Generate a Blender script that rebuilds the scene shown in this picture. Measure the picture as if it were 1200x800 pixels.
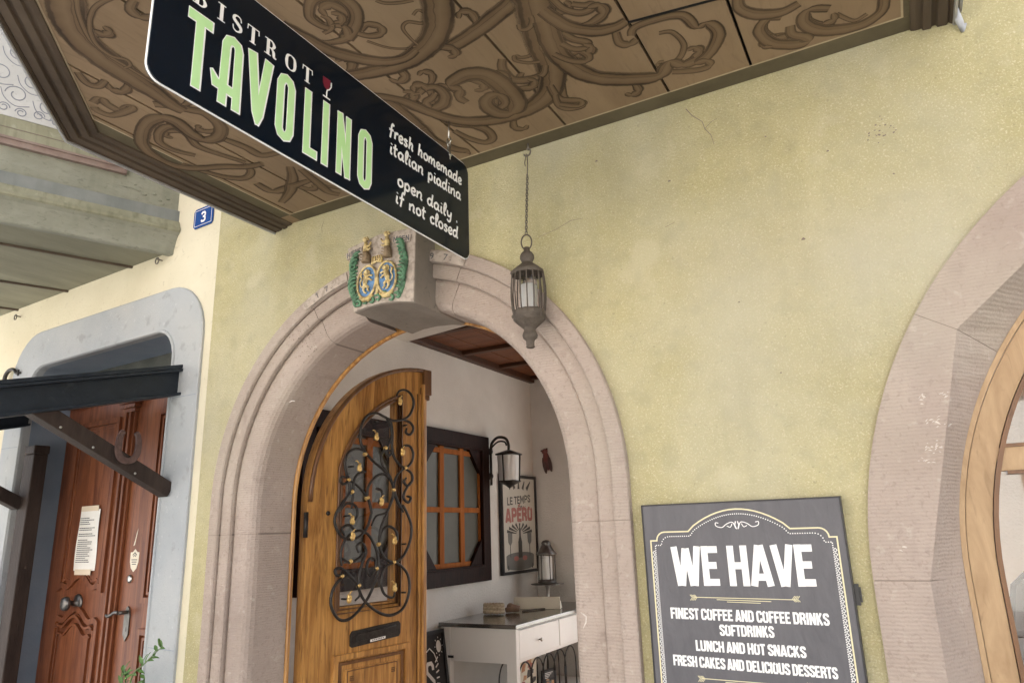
import bpy, bmesh, math, random
from mathutils import Vector, Matrix
random.seed(7)
for o in list(bpy.data.objects): bpy.data.objects.remove(o)
SC = bpy.context.scene; COL = SC.collection
# ------------------------------------------------------------------ camera, sky, sun, exposure
cam_data = bpy.data.cameras.new("camera"); cam = bpy.data.objects.new("camera", cam_data); COL.objects.link(cam)
cam_data.sensor_width = 36.0; cam_data.lens = 36.0*828.55/1200.0
cam_data.clip_start = 0.02; cam_data.clip_end = 800
_p, _y, _r = math.radians(14.983), math.radians(28.555), math.radians(-1.833)
_f = Vector((-math.sin(_y)*math.cos(_p), math.cos(_y)*math.cos(_p), math.sin(_p)))
_rt = Vector((math.cos(_y), math.sin(_y), 0)); _up = _rt.cross(_f)
_rt2 = math.cos(_r)*_rt + math.sin(_r)*_up; _up2 = -math.sin(_r)*_rt + math.cos(_r)*_up
_m = Matrix((( _rt2.x,_up2.x,-_f.x,0),(_rt2.y,_up2.y,-_f.y,-2.3),(_rt2.z,_up2.z,-_f.z,1.6),(0,0,0,1)))
cam.matrix_world = _m
SC.camera = cam
W = bpy.data.worlds.new("World"); SC.world = W; W.use_nodes = True
_wt = W.node_tree; _bg = _wt.nodes["Background"]
_sky = _wt.nodes.new("ShaderNodeTexSky"); _sky.sky_type = 'NISHITA'; _sky.sun_disc = False
SUN_EL, SUN_AZ = 50.0, 335.0          # degrees; azimuth clockwise from +Y (north)
_sky.sun_elevation = math.radians(SUN_EL); _sky.sun_rotation = math.radians(SUN_AZ)
_sky.dust_density = 4.0; _sky.air_density = 1.0; _sky.ozone_density = 0.6
_hs = _wt.nodes.new('ShaderNodeHueSaturation'); _hs.inputs['Saturation'].default_value = .30   # thin cloud: a whiter sky
_wt.links.new(_sky.outputs[0], _hs.inputs['Color']); _wt.links.new(_hs.outputs[0], _bg.inputs[0]); _bg.inputs[1].default_value = 0.15
sun_d = bpy.data.lights.new("sun", 'SUN'); sun_d.energy = 4.5; sun_d.angle = math.radians(.6); sun_d.color = (1, .97, .92)
sun = bpy.data.objects.new("sun", sun_d); COL.objects.link(sun)
_sd = Vector((math.sin(math.radians(SUN_AZ))*math.cos(math.radians(SUN_EL)), math.cos(math.radians(SUN_AZ))*math.cos(math.radians(SUN_EL)), math.sin(math.radians(SUN_EL))))
sun.rotation_euler = _sd.to_track_quat('Z', 'Y').to_euler()
SC.view_settings.view_transform = 'Standard'; SC.view_settings.look = 'None'
SC.view_settings.exposure = 2.16; SC.view_settings.gamma = 1.0; SC.view_settings.use_curve_mapping = False
SC.render.engine = 'CYCLES'
SC.cycles.max_bounces = 10; SC.cycles.diffuse_bounces = 6; SC.cycles.transparent_max_bounces = 12

# ------------------------------------------------------------------ materials (all procedural)
def mat(name, c1, c2=None, scale=3.0, rough=.8, bump=0.0, bscale=60.0, metal=0.0, stretch=(1,1,1), fleck=None, fscale=150.0, famt=.3, spec=.5, detail=6.0, dist=0.0, bdist=.01, wave=None, coat=0.0, fthr=(.62,.72)):
    m = bpy.data.materials.new(name); m.use_nodes = True
    nt = m.node_tree; N = nt.nodes; L = nt.links
    b = N["Principled BSDF"]; b.inputs["Roughness"].default_value = rough; b.inputs["Metallic"].default_value = metal
    b.inputs["Specular IOR Level"].default_value = spec
    if coat: b.inputs["Coat Weight"].default_value = coat; b.inputs["Coat Roughness"].default_value = .12
    tc = N.new("ShaderNodeTexCoord"); mp = N.new("ShaderNodeMapping"); mp.inputs["Scale"].default_value = stretch
    L.new(tc.outputs["Object"], mp.inputs[0])
    col = None
    if c2 is None: b.inputs["Base Color"].default_value = (*c1, 1)
    else:
        n = N.new("ShaderNodeTexNoise"); n.inputs["Scale"].default_value = scale; n.inputs["Detail"].default_value = detail; n.inputs["Distortion"].default_value = dist
        n.inputs["Roughness"].default_value = .62
        L.new(mp.outputs[0], n.inputs[0])
        r = N.new("ShaderNodeValToRGB"); r.color_ramp.elements[0].position = .32; r.color_ramp.elements[1].position = .68
        r.color_ramp.elements[0].color = (*c1, 1); r.color_ramp.elements[1].color = (*c2, 1)
        L.new(n.outputs[0], r.inputs[0]); col = r.outputs[0]
        if fleck is not None:
            n2 = N.new("ShaderNodeTexNoise"); n2.inputs["Scale"].default_value = fscale; n2.inputs["Detail"].default_value = 4; n2.inputs["Distortion"].default_value = .8
            L.new(mp.outputs[0], n2.inputs[0])
            r2 = N.new("ShaderNodeValToRGB"); r2.color_ramp.elements[0].position = fthr[0]; r2.color_ramp.elements[1].position = fthr[1]
            L.new(n2.outputs[0], r2.inputs[0])
            mu = N.new("ShaderNodeMath"); mu.operation = 'MULTIPLY'; mu.inputs[1].default_value = famt; L.new(r2.outputs[0], mu.inputs[0])
            mx = N.new("ShaderNodeMix"); mx.data_type = 'RGBA'; L.new(mu.outputs[0], mx.inputs[0]); L.new(col, mx.inputs[6]); mx.inputs[7].default_value = (*fleck, 1); col = mx.outputs[2]
        L.new(col, b.inputs["Base Color"])
    if bump:
        nb = N.new("ShaderNodeTexNoise"); nb.inputs["Scale"].default_value = bscale; nb.inputs["Detail"].default_value = 5; nb.inputs["Distortion"].default_value = dist
        L.new(mp.outputs[0], nb.inputs[0])
        h = nb.outputs[0]
        if wave:
            wv = N.new("ShaderNodeTexWave"); wv.wave_type = 'BANDS'; wv.bands_direction = wave[0]; wv.inputs["Scale"].default_value = wave[1]; wv.inputs["Distortion"].default_value = 2.5; wv.inputs["Detail"].default_value = 2
            L.new(mp.outputs[0], wv.inputs[0])
            ad = N.new("ShaderNodeMath"); ad.operation = 'MULTIPLY_ADD'; ad.inputs[1].default_value = wave[2]; L.new(wv.outputs[0], ad.inputs[0]); L.new(h, ad.inputs[2]); h = ad.outputs[0]
        bp = N.new("ShaderNodeBump"); bp.inputs["Strength"].default_value = bump; bp.inputs["Distance"].default_value = bdist
        L.new(h, bp.inputs["Height"]); L.new(bp.outputs[0], b.inputs["Normal"])
    return m

def add_layer(m, color, scale, lo, hi, amt, stretch=(1,1,1), dist=0.0):
    """one more noise-masked colour layer (stains, dirt, wear) over a material made by mat()"""
    nt = m.node_tree; N = nt.nodes; L = nt.links; b = N["Principled BSDF"]
    s = b.inputs["Base Color"]; src = s.links[0].from_socket if s.links else None
    tc = N.new("ShaderNodeTexCoord"); mp = N.new("ShaderNodeMapping"); mp.inputs["Scale"].default_value = stretch; L.new(tc.outputs["Object"], mp.inputs[0])
    n = N.new("ShaderNodeTexNoise"); n.inputs["Scale"].default_value = scale; n.inputs["Detail"].default_value = 7; n.inputs["Distortion"].default_value = dist; L.new(mp.outputs[0], n.inputs[0])
    r = N.new("ShaderNodeValToRGB"); r.color_ramp.elements[0].position = lo; r.color_ramp.elements[1].position = hi; L.new(n.outputs[0], r.inputs[0])
    mu = N.new("ShaderNodeMath"); mu.operation = 'MULTIPLY'; mu.inputs[1].default_value = amt; L.new(r.outputs[0], mu.inputs[0])
    mx = N.new("ShaderNodeMix"); mx.data_type = 'RGBA'; L.new(mu.outputs[0], mx.inputs[0])
    if src: L.new(src, mx.inputs[6])
    else: mx.inputs[6].default_value = s.default_value[:]
    mx.inputs[7].default_value = (*color, 1); L.new(mx.outputs[2], s)
    return m

M = {}
M['plaster'] = mat('yellow_green_plaster', (.39,.35,.185), (.49,.445,.258), 1.6, .92, .75, 130, fleck=(.70,.65,.45), fscale=190, famt=.6, spec=.2, dist=.9, bdist=.007, fthr=(.54,.68))
add_layer(M['plaster'], (.25,.225,.135), 75, .63, .70, .55)
add_layer(M['plaster'], (.36,.33,.20), 14, .5, .66, .45)
add_layer(M['plaster'], (.50,.48,.38), 1.1, .46, .68, .65)
add_layer(M['plaster'], (.35,.32,.20), 2.6, .54, .74, .35, stretch=(2.2,1,.35))
add_layer(M['plaster'], (.56,.52,.36), 5, .60, .70, .45)
M['cream'] = mat('cream_plaster', (.60,.55,.40), (.70,.65,.50), 1.3, .92, .4, 60, fleck=(.40,.36,.26), fscale=38, famt=.4, spec=.2, bdist=.006, fthr=(.64,.72))
M['stone'] = mat('pinkish_sandstone', (.355,.29,.243), (.435,.362,.312), 2.6, .88, .5, 150, fleck=(.28,.225,.19), fscale=70, famt=.6, spec=.25, bdist=.004, wave=('Z', 30, .4), fthr=(.55,.70))
add_layer(M['stone'], (.45,.41,.33), 1.2, .48, .7, .55)
add_layer(M['stone'], (.30,.25,.23), 3.3, .55, .75, .35, stretch=(1,1,.4))
add_layer(M['stone'], (.26,.21,.18), 7, .60, .75, .4, dist=.8)
add_layer(M['stone'], (.52,.46,.40), 30, .62, .70, .4)
M['stone_dark'] = mat('greyer_sandstone', (.36,.31,.275), (.44,.385,.345), 3, .88, .3, 160, spec=.25, bdist=.0025, wave=('Z', 24, .3))
M['keystone'] = mat('shade_toned_keystone', (.20,.175,.145), (.28,.245,.205), 4, .9, .5, 120, fleck=(.15,.135,.11), fscale=40, famt=.5, spec=.2, bdist=.004)  # shade on the block's side and underside put into its stone colour
M['joint'] = mat('mortar_joint', (.20,.16,.135), rough=.95)
M['chip'] = mat('white_chip', (.46,.40,.355), (.66,.61,.56), 60, .9); M['stone_light'] = mat('pale_scroll_stone', (.44,.375,.315), (.52,.45,.385), 20, .9, .3, 120); M['flake'] = mat('flaking_grey_paint', (.34,.36,.40), (.5,.52,.55), 20, .8, .4, 60)
M['inner_brown'] = mat('dark_reflection_brown', (.05,.024,.012), (.085,.042,.021), 6, .6)
M['soffit'] = mat('painted_soffit_wood', (.25,.172,.10), (.33,.235,.142), 3, .75, .3, 26, stretch=(1.6,.3,1), spec=.3, bdist=.004, fleck=(.20,.14,.085), fscale=30, famt=.45, fthr=(.54,.7))
add_layer(M['soffit'], (.19,.135,.09), 1.4, .48, .72, .5)
add_layer(M['soffit'], (.36,.265,.17), 2.0, .5, .75, .3)
M['scroll'] = mat('scroll_paint', (0.143, 0.093, 0.050), (0.195, 0.131, 0.072), 9, .75, spec=.3, fleck=(.24,.165,.095), fscale=14, famt=.5)
add_layer(M['scroll'], (.20,.135,.075), 8, .55, .75, .45)
M['scroll_red'] = mat('scroll_shadow_paint', (0.109, 0.073, 0.044), (0.156, 0.104, 0.065), 10, .75, spec=.3)
M['scroll_line'] = mat('scroll_outline_paint', (0.054, 0.034, 0.019), (0.102, 0.065, 0.038), 30, .75, spec=.3)
M['border'] = mat('olive_border_paint', (0.104, 0.086, 0.050), (0.144, 0.120, 0.072), 6, .8, .2, 40, spec=.3)
M['scroll_light'] = mat('scroll_highlight_paint', (0.261, 0.181, 0.100), (0.317, 0.226, 0.130), 12, .75, spec=.3)
M['cream_line'] = mat('cream_line_paint', (.50,.41,.27), (.40,.32,.20), 20, .8)
M['gap'] = mat('board_gap', (.006,.005,.004), rough=1)
M['moulding'] = mat('dark_brown_moulding', (0.072, 0.052, 0.036), (0.130, 0.096, 0.065), 5, .7, .3, 40, stretch=(1,.3,1), spec=.35, bdist=.004)
M['zinc'] = mat('zinc_edge', (.42,.42,.43), (.55,.55,.56), 8, .45, .1, 50, metal=.6)
M['wood_oak'] = mat('honey_oak', (.26,.108,.024), (.64,.34,.10), 5, .34, .3, 30, stretch=(3.4,3.4,.3), spec=.5, dist=1.6, bdist=.003, fleck=(.11,.045,.013), fscale=24, famt=.65, fthr=(.56,.7), coat=.15)
add_layer(M['wood_oak'], (.15,.065,.022), 9, .56, .7, .6, stretch=(2,2,.25), dist=1.0)
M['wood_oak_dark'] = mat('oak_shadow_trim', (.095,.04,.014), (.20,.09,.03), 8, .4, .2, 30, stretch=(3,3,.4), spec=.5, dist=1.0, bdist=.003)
M['wood_window'] = mat('pale_oak_window', (.34,.22,.115), (.48,.335,.19), 6, .5, .25, 35, stretch=(2.4,2.4,.5), spec=.4, dist=1.8, bdist=.002, fleck=(.24,.15,.075), fscale=26, famt=.45)
M['wood_red'] = mat('red_brown_door_wood', (.105,.028,.011), (.25,.085,.034), 5, .4, .25, 30, stretch=(3.2,3.2,.25), spec=.45, dist=1.6, bdist=.003, fleck=(.06,.018,.008), fscale=26, famt=.6, fthr=(.58,.7))
add_layer(M['wood_red'], (.36,.15,.06), 5, .58, .75, .45, stretch=(2,2,.2))
M['wood_post'] = mat('dark_brown_timber', (.021,.013,.010), (.046,.03,.023), 9, .65, .35, 60, stretch=(2,2,.5), spec=.3)
M['wood_post2'] = mat('weathered_brown_timber', (.19,.12,.08), (.27,.18,.125), 9, .75, .3, 60, stretch=(2,2,.4), spec=.3)
M['blue_iron'] = mat('blue_black_painted_steel', (.007,.012,.019), (.014,.021,.031), 14, .5, .2, 80, spec=.4)
add_layer(M['blue_iron'], (.08,.09,.10), 20, .62, .74, .3)
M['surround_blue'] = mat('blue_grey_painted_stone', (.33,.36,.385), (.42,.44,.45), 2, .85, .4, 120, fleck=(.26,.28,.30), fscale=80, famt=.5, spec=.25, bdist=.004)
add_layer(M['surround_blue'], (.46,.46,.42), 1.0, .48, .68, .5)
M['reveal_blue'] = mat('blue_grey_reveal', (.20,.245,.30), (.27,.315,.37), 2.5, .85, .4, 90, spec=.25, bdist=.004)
M['reveal_dark'] = mat('dark_transom', (.04,.045,.04), (.08,.085,.075), 5, .9, .3, 40)
M['iron'] = mat('wrought_iron', (.022,.02,.019), (.05,.045,.04), 30, .42, .2, 90, metal=.5)
M['gold'] = mat('gilt_metal', (.62,.40,.12), (.80,.58,.25), 30, .38, .3, 60, metal=.75)
M['rust'] = mat('rusty_brown_lantern', (.068,.054,.042), (.12,.10,.08), 26, .7, .4, 90, spec=.35)
M['rust_dark'] = mat('rusty_horseshoe', (.06,.034,.03), (.11,.065,.055), 30, .7, .4, 90, spec=.4)
M['chain'] = mat('old_steel', (.13,.115,.095), (.22,.2,.17), 40, .5, metal=.7)
M['steel'] = mat('bright_steel', (.5,.49,.46), rough=.3, metal=1.0)
M['pewter'] = mat('dull_pewter', (.13,.125,.115), (.22,.21,.2), 20, .38, metal=.9)
M['sign_black'] = mat('gloss_black_sign', (.002,.006,.012), (.003,.008,.016), 3, .12, spec=.35)
M['white_paint'] = mat('white_lettering', (.86,.86,.84), rough=.5)
M['green_paint'] = mat('pale_green_lettering', (.46,.76,.33), (.53,.80,.40), 9, .5)
M['wine_red'] = mat('wine_red_print', (.16,.008,.025), rough=.5)
M['board_grey'] = mat('charcoal_board_print', (.072,.071,.082), (.10,.098,.11), 6, .42, .55, 15, spec=.5, stretch=(2.4,2.4,.8), bdist=.006, dist=.8)
M['black_edge'] = mat('black_frame', (.012,.012,.014), rough=.4)
M['cream_print'] = mat('cream_print', (.72,.66,.42), rough=.6)
M['white_wall'] = mat('white_room_plaster', (.62,.60,.56), (.72,.70,.66), 2.2, .9, .6, 60, spec=.2, bdist=.008)
M['white_smooth'] = mat('white_lacquer', (.74,.73,.70), (.79,.78,.75), 2, .4, spec=.5)
M['ceiling_wood'] = mat('dark_red_ceiling_wood', (.11,.036,.015), (.19,.07,.028), 6, .5, .2, 30, stretch=(.3,3,3), spec=.3, dist=1)
M['beam_wood'] = mat('dark_beam_wood', (.045,.018,.009), (.08,.033,.015), 6, .5, .2, 30, stretch=(.3,3,3), spec=.4)
M['dark_wood'] = mat('near_black_mahogany', (.010,.003,.002), (.024,.008,.005), 9, .5, .15, 30, stretch=(2,2,.5), spec=.12)
M['orange_wood'] = mat('orange_pine', (.24,.075,.016), (.36,.125,.03), 9, .7, .15, 30, stretch=(2,2,.3), spec=.12)
M['pane_grey'] = mat('frosted_pane', (.065,.065,.05), (.10,.10,.083), 3, .35, spec=.3)
M['floor'] = mat('terracotta_tiles', (.24,.15,.10), (.32,.21,.14), 5, .5)
M['counter'] = mat('dark_steel_top', (.20,.19,.175), (.26,.25,.23), 6, .14, metal=.85)
M['poster_paper'] = mat('poster_paper', (.52,.50,.44), (.57,.55,.49), 4, .6)
M['poster_red'] = mat('poster_faded_red', (.38,.15,.13), rough=.6)
M['poster_dark'] = mat('poster_dark_ink', (.06,.06,.055), rough=.6)
M['poster_grey'] = mat('poster_grey_ink', (.16,.16,.15), rough=.6)
M['maroon'] = mat('maroon_glaze', (.10,.018,.02), (.20,.06,.045), 30, .3, .3, 40)
M['rope'] = mat('cream_rope', (.56,.48,.35), (.40,.32,.22), 60, .9, .4, 120)
M['paper'] = mat('white_paper', (.80,.79,.75), rough=.8)
M['paper_warm'] = mat('cream_card', (.72,.68,.56), (.76,.72,.6), 5, .7)
M['tape'] = mat('paper_tape', (.70,.60,.46), rough=.6)
M['ink'] = mat('grey_ink', (.10,.10,.11), rough=.8)
M['chalkboard'] = mat('chalkboard_black', (.010,.010,.011), (.018,.018,.019), 5, .6)
M['plate_blue'] = mat('enamel_blue', (.012,.065,.26), rough=.25, spec=.6)
M['crest_blue'] = mat('crest_blue_paint', (.10,.23,.46), (.14,.29,.52), 12, .6)
M['crest_green'] = mat('crest_green_paint', (.07,.19,.10), (.15,.31,.18), 25, .65)
M['crest_gold'] = mat('crest_gold_paint', (.60,.45,.17), (.74,.60,.32), 25, .6)
M['crest_brown'] = mat('crest_brown_paint', (.22,.155,.09), (.3,.22,.13), 25, .7)
for k_, c_ in (('crest_gold',(.16,.10,.04)),('crest_green',(.03,.06,.035)),('crest_blue',(.07,.12,.2)),('stone_light',(.27,.225,.185))): add_layer(M[k_], c_, 45, .47, .62, .65)
add_layer(M['surround_blue'], (.24,.245,.24), 13, .60, .70, .45); add_layer(M['surround_blue'], (.52,.53,.53), 40, .64, .70, .5)
M['leaf'] = mat('green_leaf', (.06,.14,.03), (.11,.22,.05), 20, .5)
M['stem'] = mat('green_stem', (.12,.18,.06), rough=.6)
M['terracotta'] = mat('terracotta_pot', (.35,.15,.08), (.42,.19,.10), 6, .8)
M['bay_grey'] = mat('weathered_grey_paint', (.22,.225,.175), (.31,.31,.255), 3, .8, .4, 30, stretch=(1,1,2.5), fleck=(.14,.14,.11), fscale=30, famt=.5, spec=.3, fthr=(.58,.7))
add_layer(M['bay_grey'], (.36,.36,.285), 7, .45, .75, .35, stretch=(3,3,.35))
M['bay_blue'] = mat('weathered_blue_grey_paint', (.17,.185,.18), (.25,.262,.25), 4, .75, .3, 30, spec=.3)
add_layer(M['bay_blue'], (.14,.15,.135), 6, .45, .75, .4, stretch=(3,3,.3))
M['bay_olive'] = mat('weathered_olive_paint', (.24,.235,.16), (.33,.325,.235), 4, .75, .3, 30, spec=.3, fleck=(.42,.42,.33), fscale=20, famt=.5)
add_layer(M['bay_olive'], (.15,.15,.105), 7, .45, .78, .4, stretch=(3,3,.3))
add_layer(M['bay_olive'], (.12,.12,.07), 10, .5, .7, .5, stretch=(3,3,.3))
M['bay_white'] = mat('weathered_white_paint', (.44,.44,.43), (.56,.56,.55), 3, .75, .3, 30, fleck=(.3,.3,.3), fscale=45, famt=.5, spec=.3)
M['bay_red'] = mat('faded_red_moulding_paint', (.20,.135,.115), (.30,.23,.20), 8, .7, .2, 40)
M['bay_soffit'] = mat('weathered_khaki_boards', (.20,.19,.135), (.28,.27,.195), 4, .8, .3, 30, stretch=(2,.5,1), spec=.3)
M['bay_line'] = mat('grey_scroll_paint', (.22,.23,.27), rough=.8)
M['grey_pipe'] = mat('grey_painted_pipe', (.30,.31,.31), (.38,.39,.39), 6, .6)
M['pavement'] = mat('granite_paving', (.26,.255,.245), (.34,.332,.32), 3, .85, .4, 40)
M['asphalt'] = mat('street_setts', (.26,.255,.245), (.34,.332,.32), 4, .9, .4, 30)
M['house_white'] = mat('opposite_render', (.68,.67,.63), (.75,.74,.70), 1, .9)
M['house_tan'] = mat('opposite_stone', (.42,.39,.34), (.54,.51,.45), 5, .9)
M['tile_roof'] = mat('roof_tiles', (.20,.09,.055), (.28,.13,.08), 8, .85)
M['shutter'] = mat('brown_shutter', (.16,.075,.03), (.22,.11,.05), 8, .6)
M['print_a'] = mat('magazine_print', (.45,.12,.06), (.55,.42,.22), 30, .35)
def glass(name, rough=0.0, tint=(1,1,1)):
    m = bpy.data.materials.new(name); m.use_nodes = True; b = m.node_tree.nodes["Principled BSDF"]
    b.inputs["Base Color"].default_value = (*tint, 1); b.inputs["Roughness"].default_value = rough
    b.inputs["Transmission Weight"].default_value = 1.0; b.inputs["IOR"].default_value = 1.5
    return m
M['glass'] = glass('clear_glass'); M['glass_milk'] = glass('ribbed_glass', .12, (.97,.97,.95)); M['glass_milk'].node_tree.nodes['Principled BSDF'].inputs['Transmission Weight'].default_value = .25

def brush_paint():
    m = bpy.data.materials.new('scroll_brushwork'); m.use_nodes = True; nt = m.node_tree; N = nt.nodes; L = nt.links; b = N["Principled BSDF"]
    b.inputs["Roughness"].default_value = .75; b.inputs["Specular IOR Level"].default_value = .3
    at = N.new("ShaderNodeAttribute"); at.attribute_name = 'stroke'; tc = N.new("ShaderNodeTexCoord")
    n = N.new("ShaderNodeTexNoise"); n.inputs["Scale"].default_value = 22; n.inputs["Detail"].default_value = 5; L.new(tc.outputs["Object"], n.inputs[0])
    mm = N.new("ShaderNodeMath"); mm.operation = 'MULTIPLY_ADD'; mm.inputs[1].default_value = .16; L.new(n.outputs[0], mm.inputs[0])
    sb = N.new("ShaderNodeMath"); sb.operation = 'SUBTRACT'; sb.inputs[1].default_value = .08; L.new(at.outputs["Fac"], sb.inputs[0]); L.new(sb.outputs[0], mm.inputs[2])
    r = N.new("ShaderNodeValToRGB"); e = r.color_ramp.elements
    stops = [(0.0,(.17,.118,.072)),(.11,(.15,.10,.062)),(.15,(.042,.026,.015)),(.215,(.046,.029,.017)),(.25,(.135,.088,.048)),(.38,(.16,.105,.058)),(.405,(.085,.054,.031)),(.43,(.165,.11,.062)),(.55,(.20,.136,.078)),(.70,(.17,.113,.062)),(.80,(.13,.085,.047)),(.835,(.048,.03,.018)),(.885,(.05,.032,.019)),(1.0,(.2,.138,.085))]
    e[0].position, e[0].color = stops[0][0], (*stops[0][1],1); e[1].position, e[1].color = stops[-1][0], (*stops[-1][1],1)
    for p, c in stops[1:-1]:
        q = e.new(p); q.color = (*c, 1)
    L.new(mm.outputs[0], r.inputs[0])
    n2 = N.new("ShaderNodeTexNoise"); n2.inputs["Scale"].default_value = 5; n2.inputs["Detail"].default_value = 6; L.new(tc.outputs["Object"], n2.inputs[0])
    r2 = N.new("ShaderNodeValToRGB"); r2.color_ramp.elements[0].position = .4; r2.color_ramp.elements[1].position = .75; L.new(n2.outputs[0], r2.inputs[0])
    fa = N.new("ShaderNodeMath"); fa.operation = 'MULTIPLY'; fa.inputs[1].default_value = .45; L.new(r2.outputs[0], fa.inputs[0])
    mx = N.new("ShaderNodeMix"); mx.data_type = 'RGBA'; L.new(fa.outputs[0], mx.inputs[0]); L.new(r.outputs[0], mx.inputs[6]); mx.inputs[7].default_value = (.24,.165,.095,1); L.new(mx.outputs[2], b.inputs["Base Color"])
    a = N.new("ShaderNodeValToRGB"); q = a.color_ramp.elements; q[0].position = .02; q[0].color = (0,0,0,1); q[1].position = .13; q[1].color = (1,1,1,1)
    q2 = q.new(.90); q2.color = (1,1,1,1); q3 = q.new(.97); q3.color = (0,0,0,1)
    L.new(mm.outputs[0], a.inputs[0]); L.new(a.outputs[0], b.inputs["Alpha"])
    return m
M['brush'] = brush_paint()
# ------------------------------------------------------------------ mesh helpers
class Fr:
    """a flat drawing frame: (a, b, h) -> world"""
    def __init__(s, o, ea, eb, en): s.o, s.a, s.b, s.n = Vector(o), Vector(ea), Vector(eb), Vector(en)
    def __call__(s, a, b, h=0.0): return s.o + s.a*a + s.b*b + s.n*h
def catmull(P, n=6, closed=False):
    P = [Vector(p) for p in P]; out = []; N = len(P)
    if N < 3 and not closed: return P
    for i in range(N if closed else N-1):
        g = lambda k: P[k % N] if closed else P[max(0, min(N-1, k))]
        p0, p1, p2, p3 = g(i-1), g(i), g(i+1), g(i+2)
        for k in range(n):
            t = k/n
            out.append(.5*((2*p1)+(p2-p0)*t+(2*p0-5*p1+4*p2-p3)*t*t+(3*p1-p0-3*p2+p3)*t**3))
    if not closed: out.append(P[-1])
    return out
def interp(W, n):
    if not isinstance(W, (list, tuple)): return [W]*n
    r = []
    for i in range(n):
        t = i/(max(1, n-1))*(len(W)-1); k = min(int(t), len(W)-2); r.append(W[k]+(W[k+1]-W[k])*(t-k))
    return r
class MB:
    def __init__(s): s.v, s.f, s.m, s.sm, s.at = [], [], [], [], {}
    def add(s, V, F, m=0, smooth=False):
        b = len(s.v); s.v += [Vector(p) for p in V]
        for f in F: s.f.append([b+i for i in f]); s.m.append(m); s.sm.append(smooth)
        return s
    def box(s, fr, a0, a1, b0, b1, h0, h1, m=0):
        V = [fr(a, b, h) for h in (h0, h1) for b in (b0, b1) for a in (a0, a1)]
        return s.add(V, [(0,2,3,1),(4,5,7,6),(0,1,5,4),(2,6,7,3),(0,4,6,2),(1,3,7,5)], m)
    def prism(s, fr, poly, h0, h1, m=0, mside=None, bottom=True):
        n = len(poly); V = [fr(p[0], p[1], h0) for p in poly]+[fr(p[0], p[1], h1) for p in poly]
        s.add(V, [tuple(range(n, 2*n))]+([tuple(range(n-1, -1, -1))] if bottom else []), m)
        b = len(s.v)-2*n
        for i in range(n):
            j = (i+1) % n; s.f.append([b+i, b+j, b+n+j, b+n+i]); s.m.append(m if mside is None else mside); s.sm.append(False)
        return s
    def ribbon(s, fr, P, w, h0=0.0, h1=.0006, m=0, closed=False, limit=False):
        P = [Vector((p[0], p[1])) for p in P]; n = len(P); Wd = interp(w, n); V = []
        if limit:
            for i in range(1, n-1):
                a, b, c = P[i-1], P[i], P[i+1]; A = abs((b-a).cross(c-a)) if hasattr(Vector((0,0)), 'cross') else 0
                L3 = (b-a).length*(c-b).length*(c-a).length
                if A > 1e-9: Wd[i] = min(Wd[i], 1.7*L3/(2*A))
            for _ in range(3): Wd = [min(Wd[i], (Wd[max(0,i-1)]+Wd[min(n-1,i+1)])/2+.002) for i in range(n)]
        for i in range(n):
            if closed: d1 = P[i]-P[i-1]; d2 = P[(i+1) % n]-P[i]
            else:
                d1 = P[i]-P[i-1] if i else P[1]-P[0]; d2 = P[i+1]-P[i] if i < n-1 else d1
            d1 = d1.normalized() if d1.length > 1e-9 else Vector((1, 0)); d2 = d2.normalized() if d2.length > 1e-9 else d1
            t = d1+d2; t = t.normalized() if t.length > 1e-3 else d2
            nn = Vector((-t.y, t.x)); c = max(.5, abs(nn.dot(Vector((-d2.y, d2.x)))))
            o = nn*(Wd[i]/2/c)
            q1, q2 = P[i]+o, P[i]-o
            V += [fr(q1.x, q1.y, h1), fr(q2.x, q2.y, h1), fr(q1.x, q1.y, h0), fr(q2.x, q2.y, h0)]
        F = []
        for i in range(n if closed else n-1):
            j = (i+1) % n; a, b = 4*i, 4*j
            F += [(a, a+1, b+1, b), (a, b, b+2, a+2), (a+1, a+3, b+3, b+1)]
        if not closed: F += [(0, 2, 3, 1), (4*n-4, 4*n-3, 4*n-1, 4*n-2)]
        return s.add(V, F, m)
    def stroke(s, fr, P, w, h, m, flip=False):
        P = [Vector((p[0], p[1])) for p in P]; n = len(P); Wd = interp(w, n); V = []; cols = 9; b = len(s.v)
        for i in range(1, n-1):
            A = abs((P[i]-P[i-1]).x*(P[i+1]-P[i-1]).y-(P[i]-P[i-1]).y*(P[i+1]-P[i-1]).x); L3 = (P[i]-P[i-1]).length*(P[i+1]-P[i]).length*(P[i+1]-P[i-1]).length
            if A > 1e-9: Wd[i] = min(Wd[i], 1.75*L3/(2*A))
        for _ in range(3): Wd = [min(Wd[i], (Wd[max(0,i-1)]+Wd[min(n-1,i+1)])/2+.002) for i in range(n)]
        for i in range(n):
            t = P[min(n-1,i+1)]-P[max(0,i-1)]; t = t.normalized() if t.length > 1e-9 else Vector((1,0)); nn = Vector((-t.y, t.x))
            for c in range(cols):
                u = c/(cols-1); q = P[i]+nn*((u-.5)*Wd[i]); s.at[b+len(V)] = (1-u) if flip else u; V.append(fr(q.x, q.y, h+i*8e-6))
        s.add(V, [(i*cols+c, i*cols+c+1, (i+1)*cols+c+1, (i+1)*cols+c) for i in range(n-1) for c in range(cols-1)], m)
        return s
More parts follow.
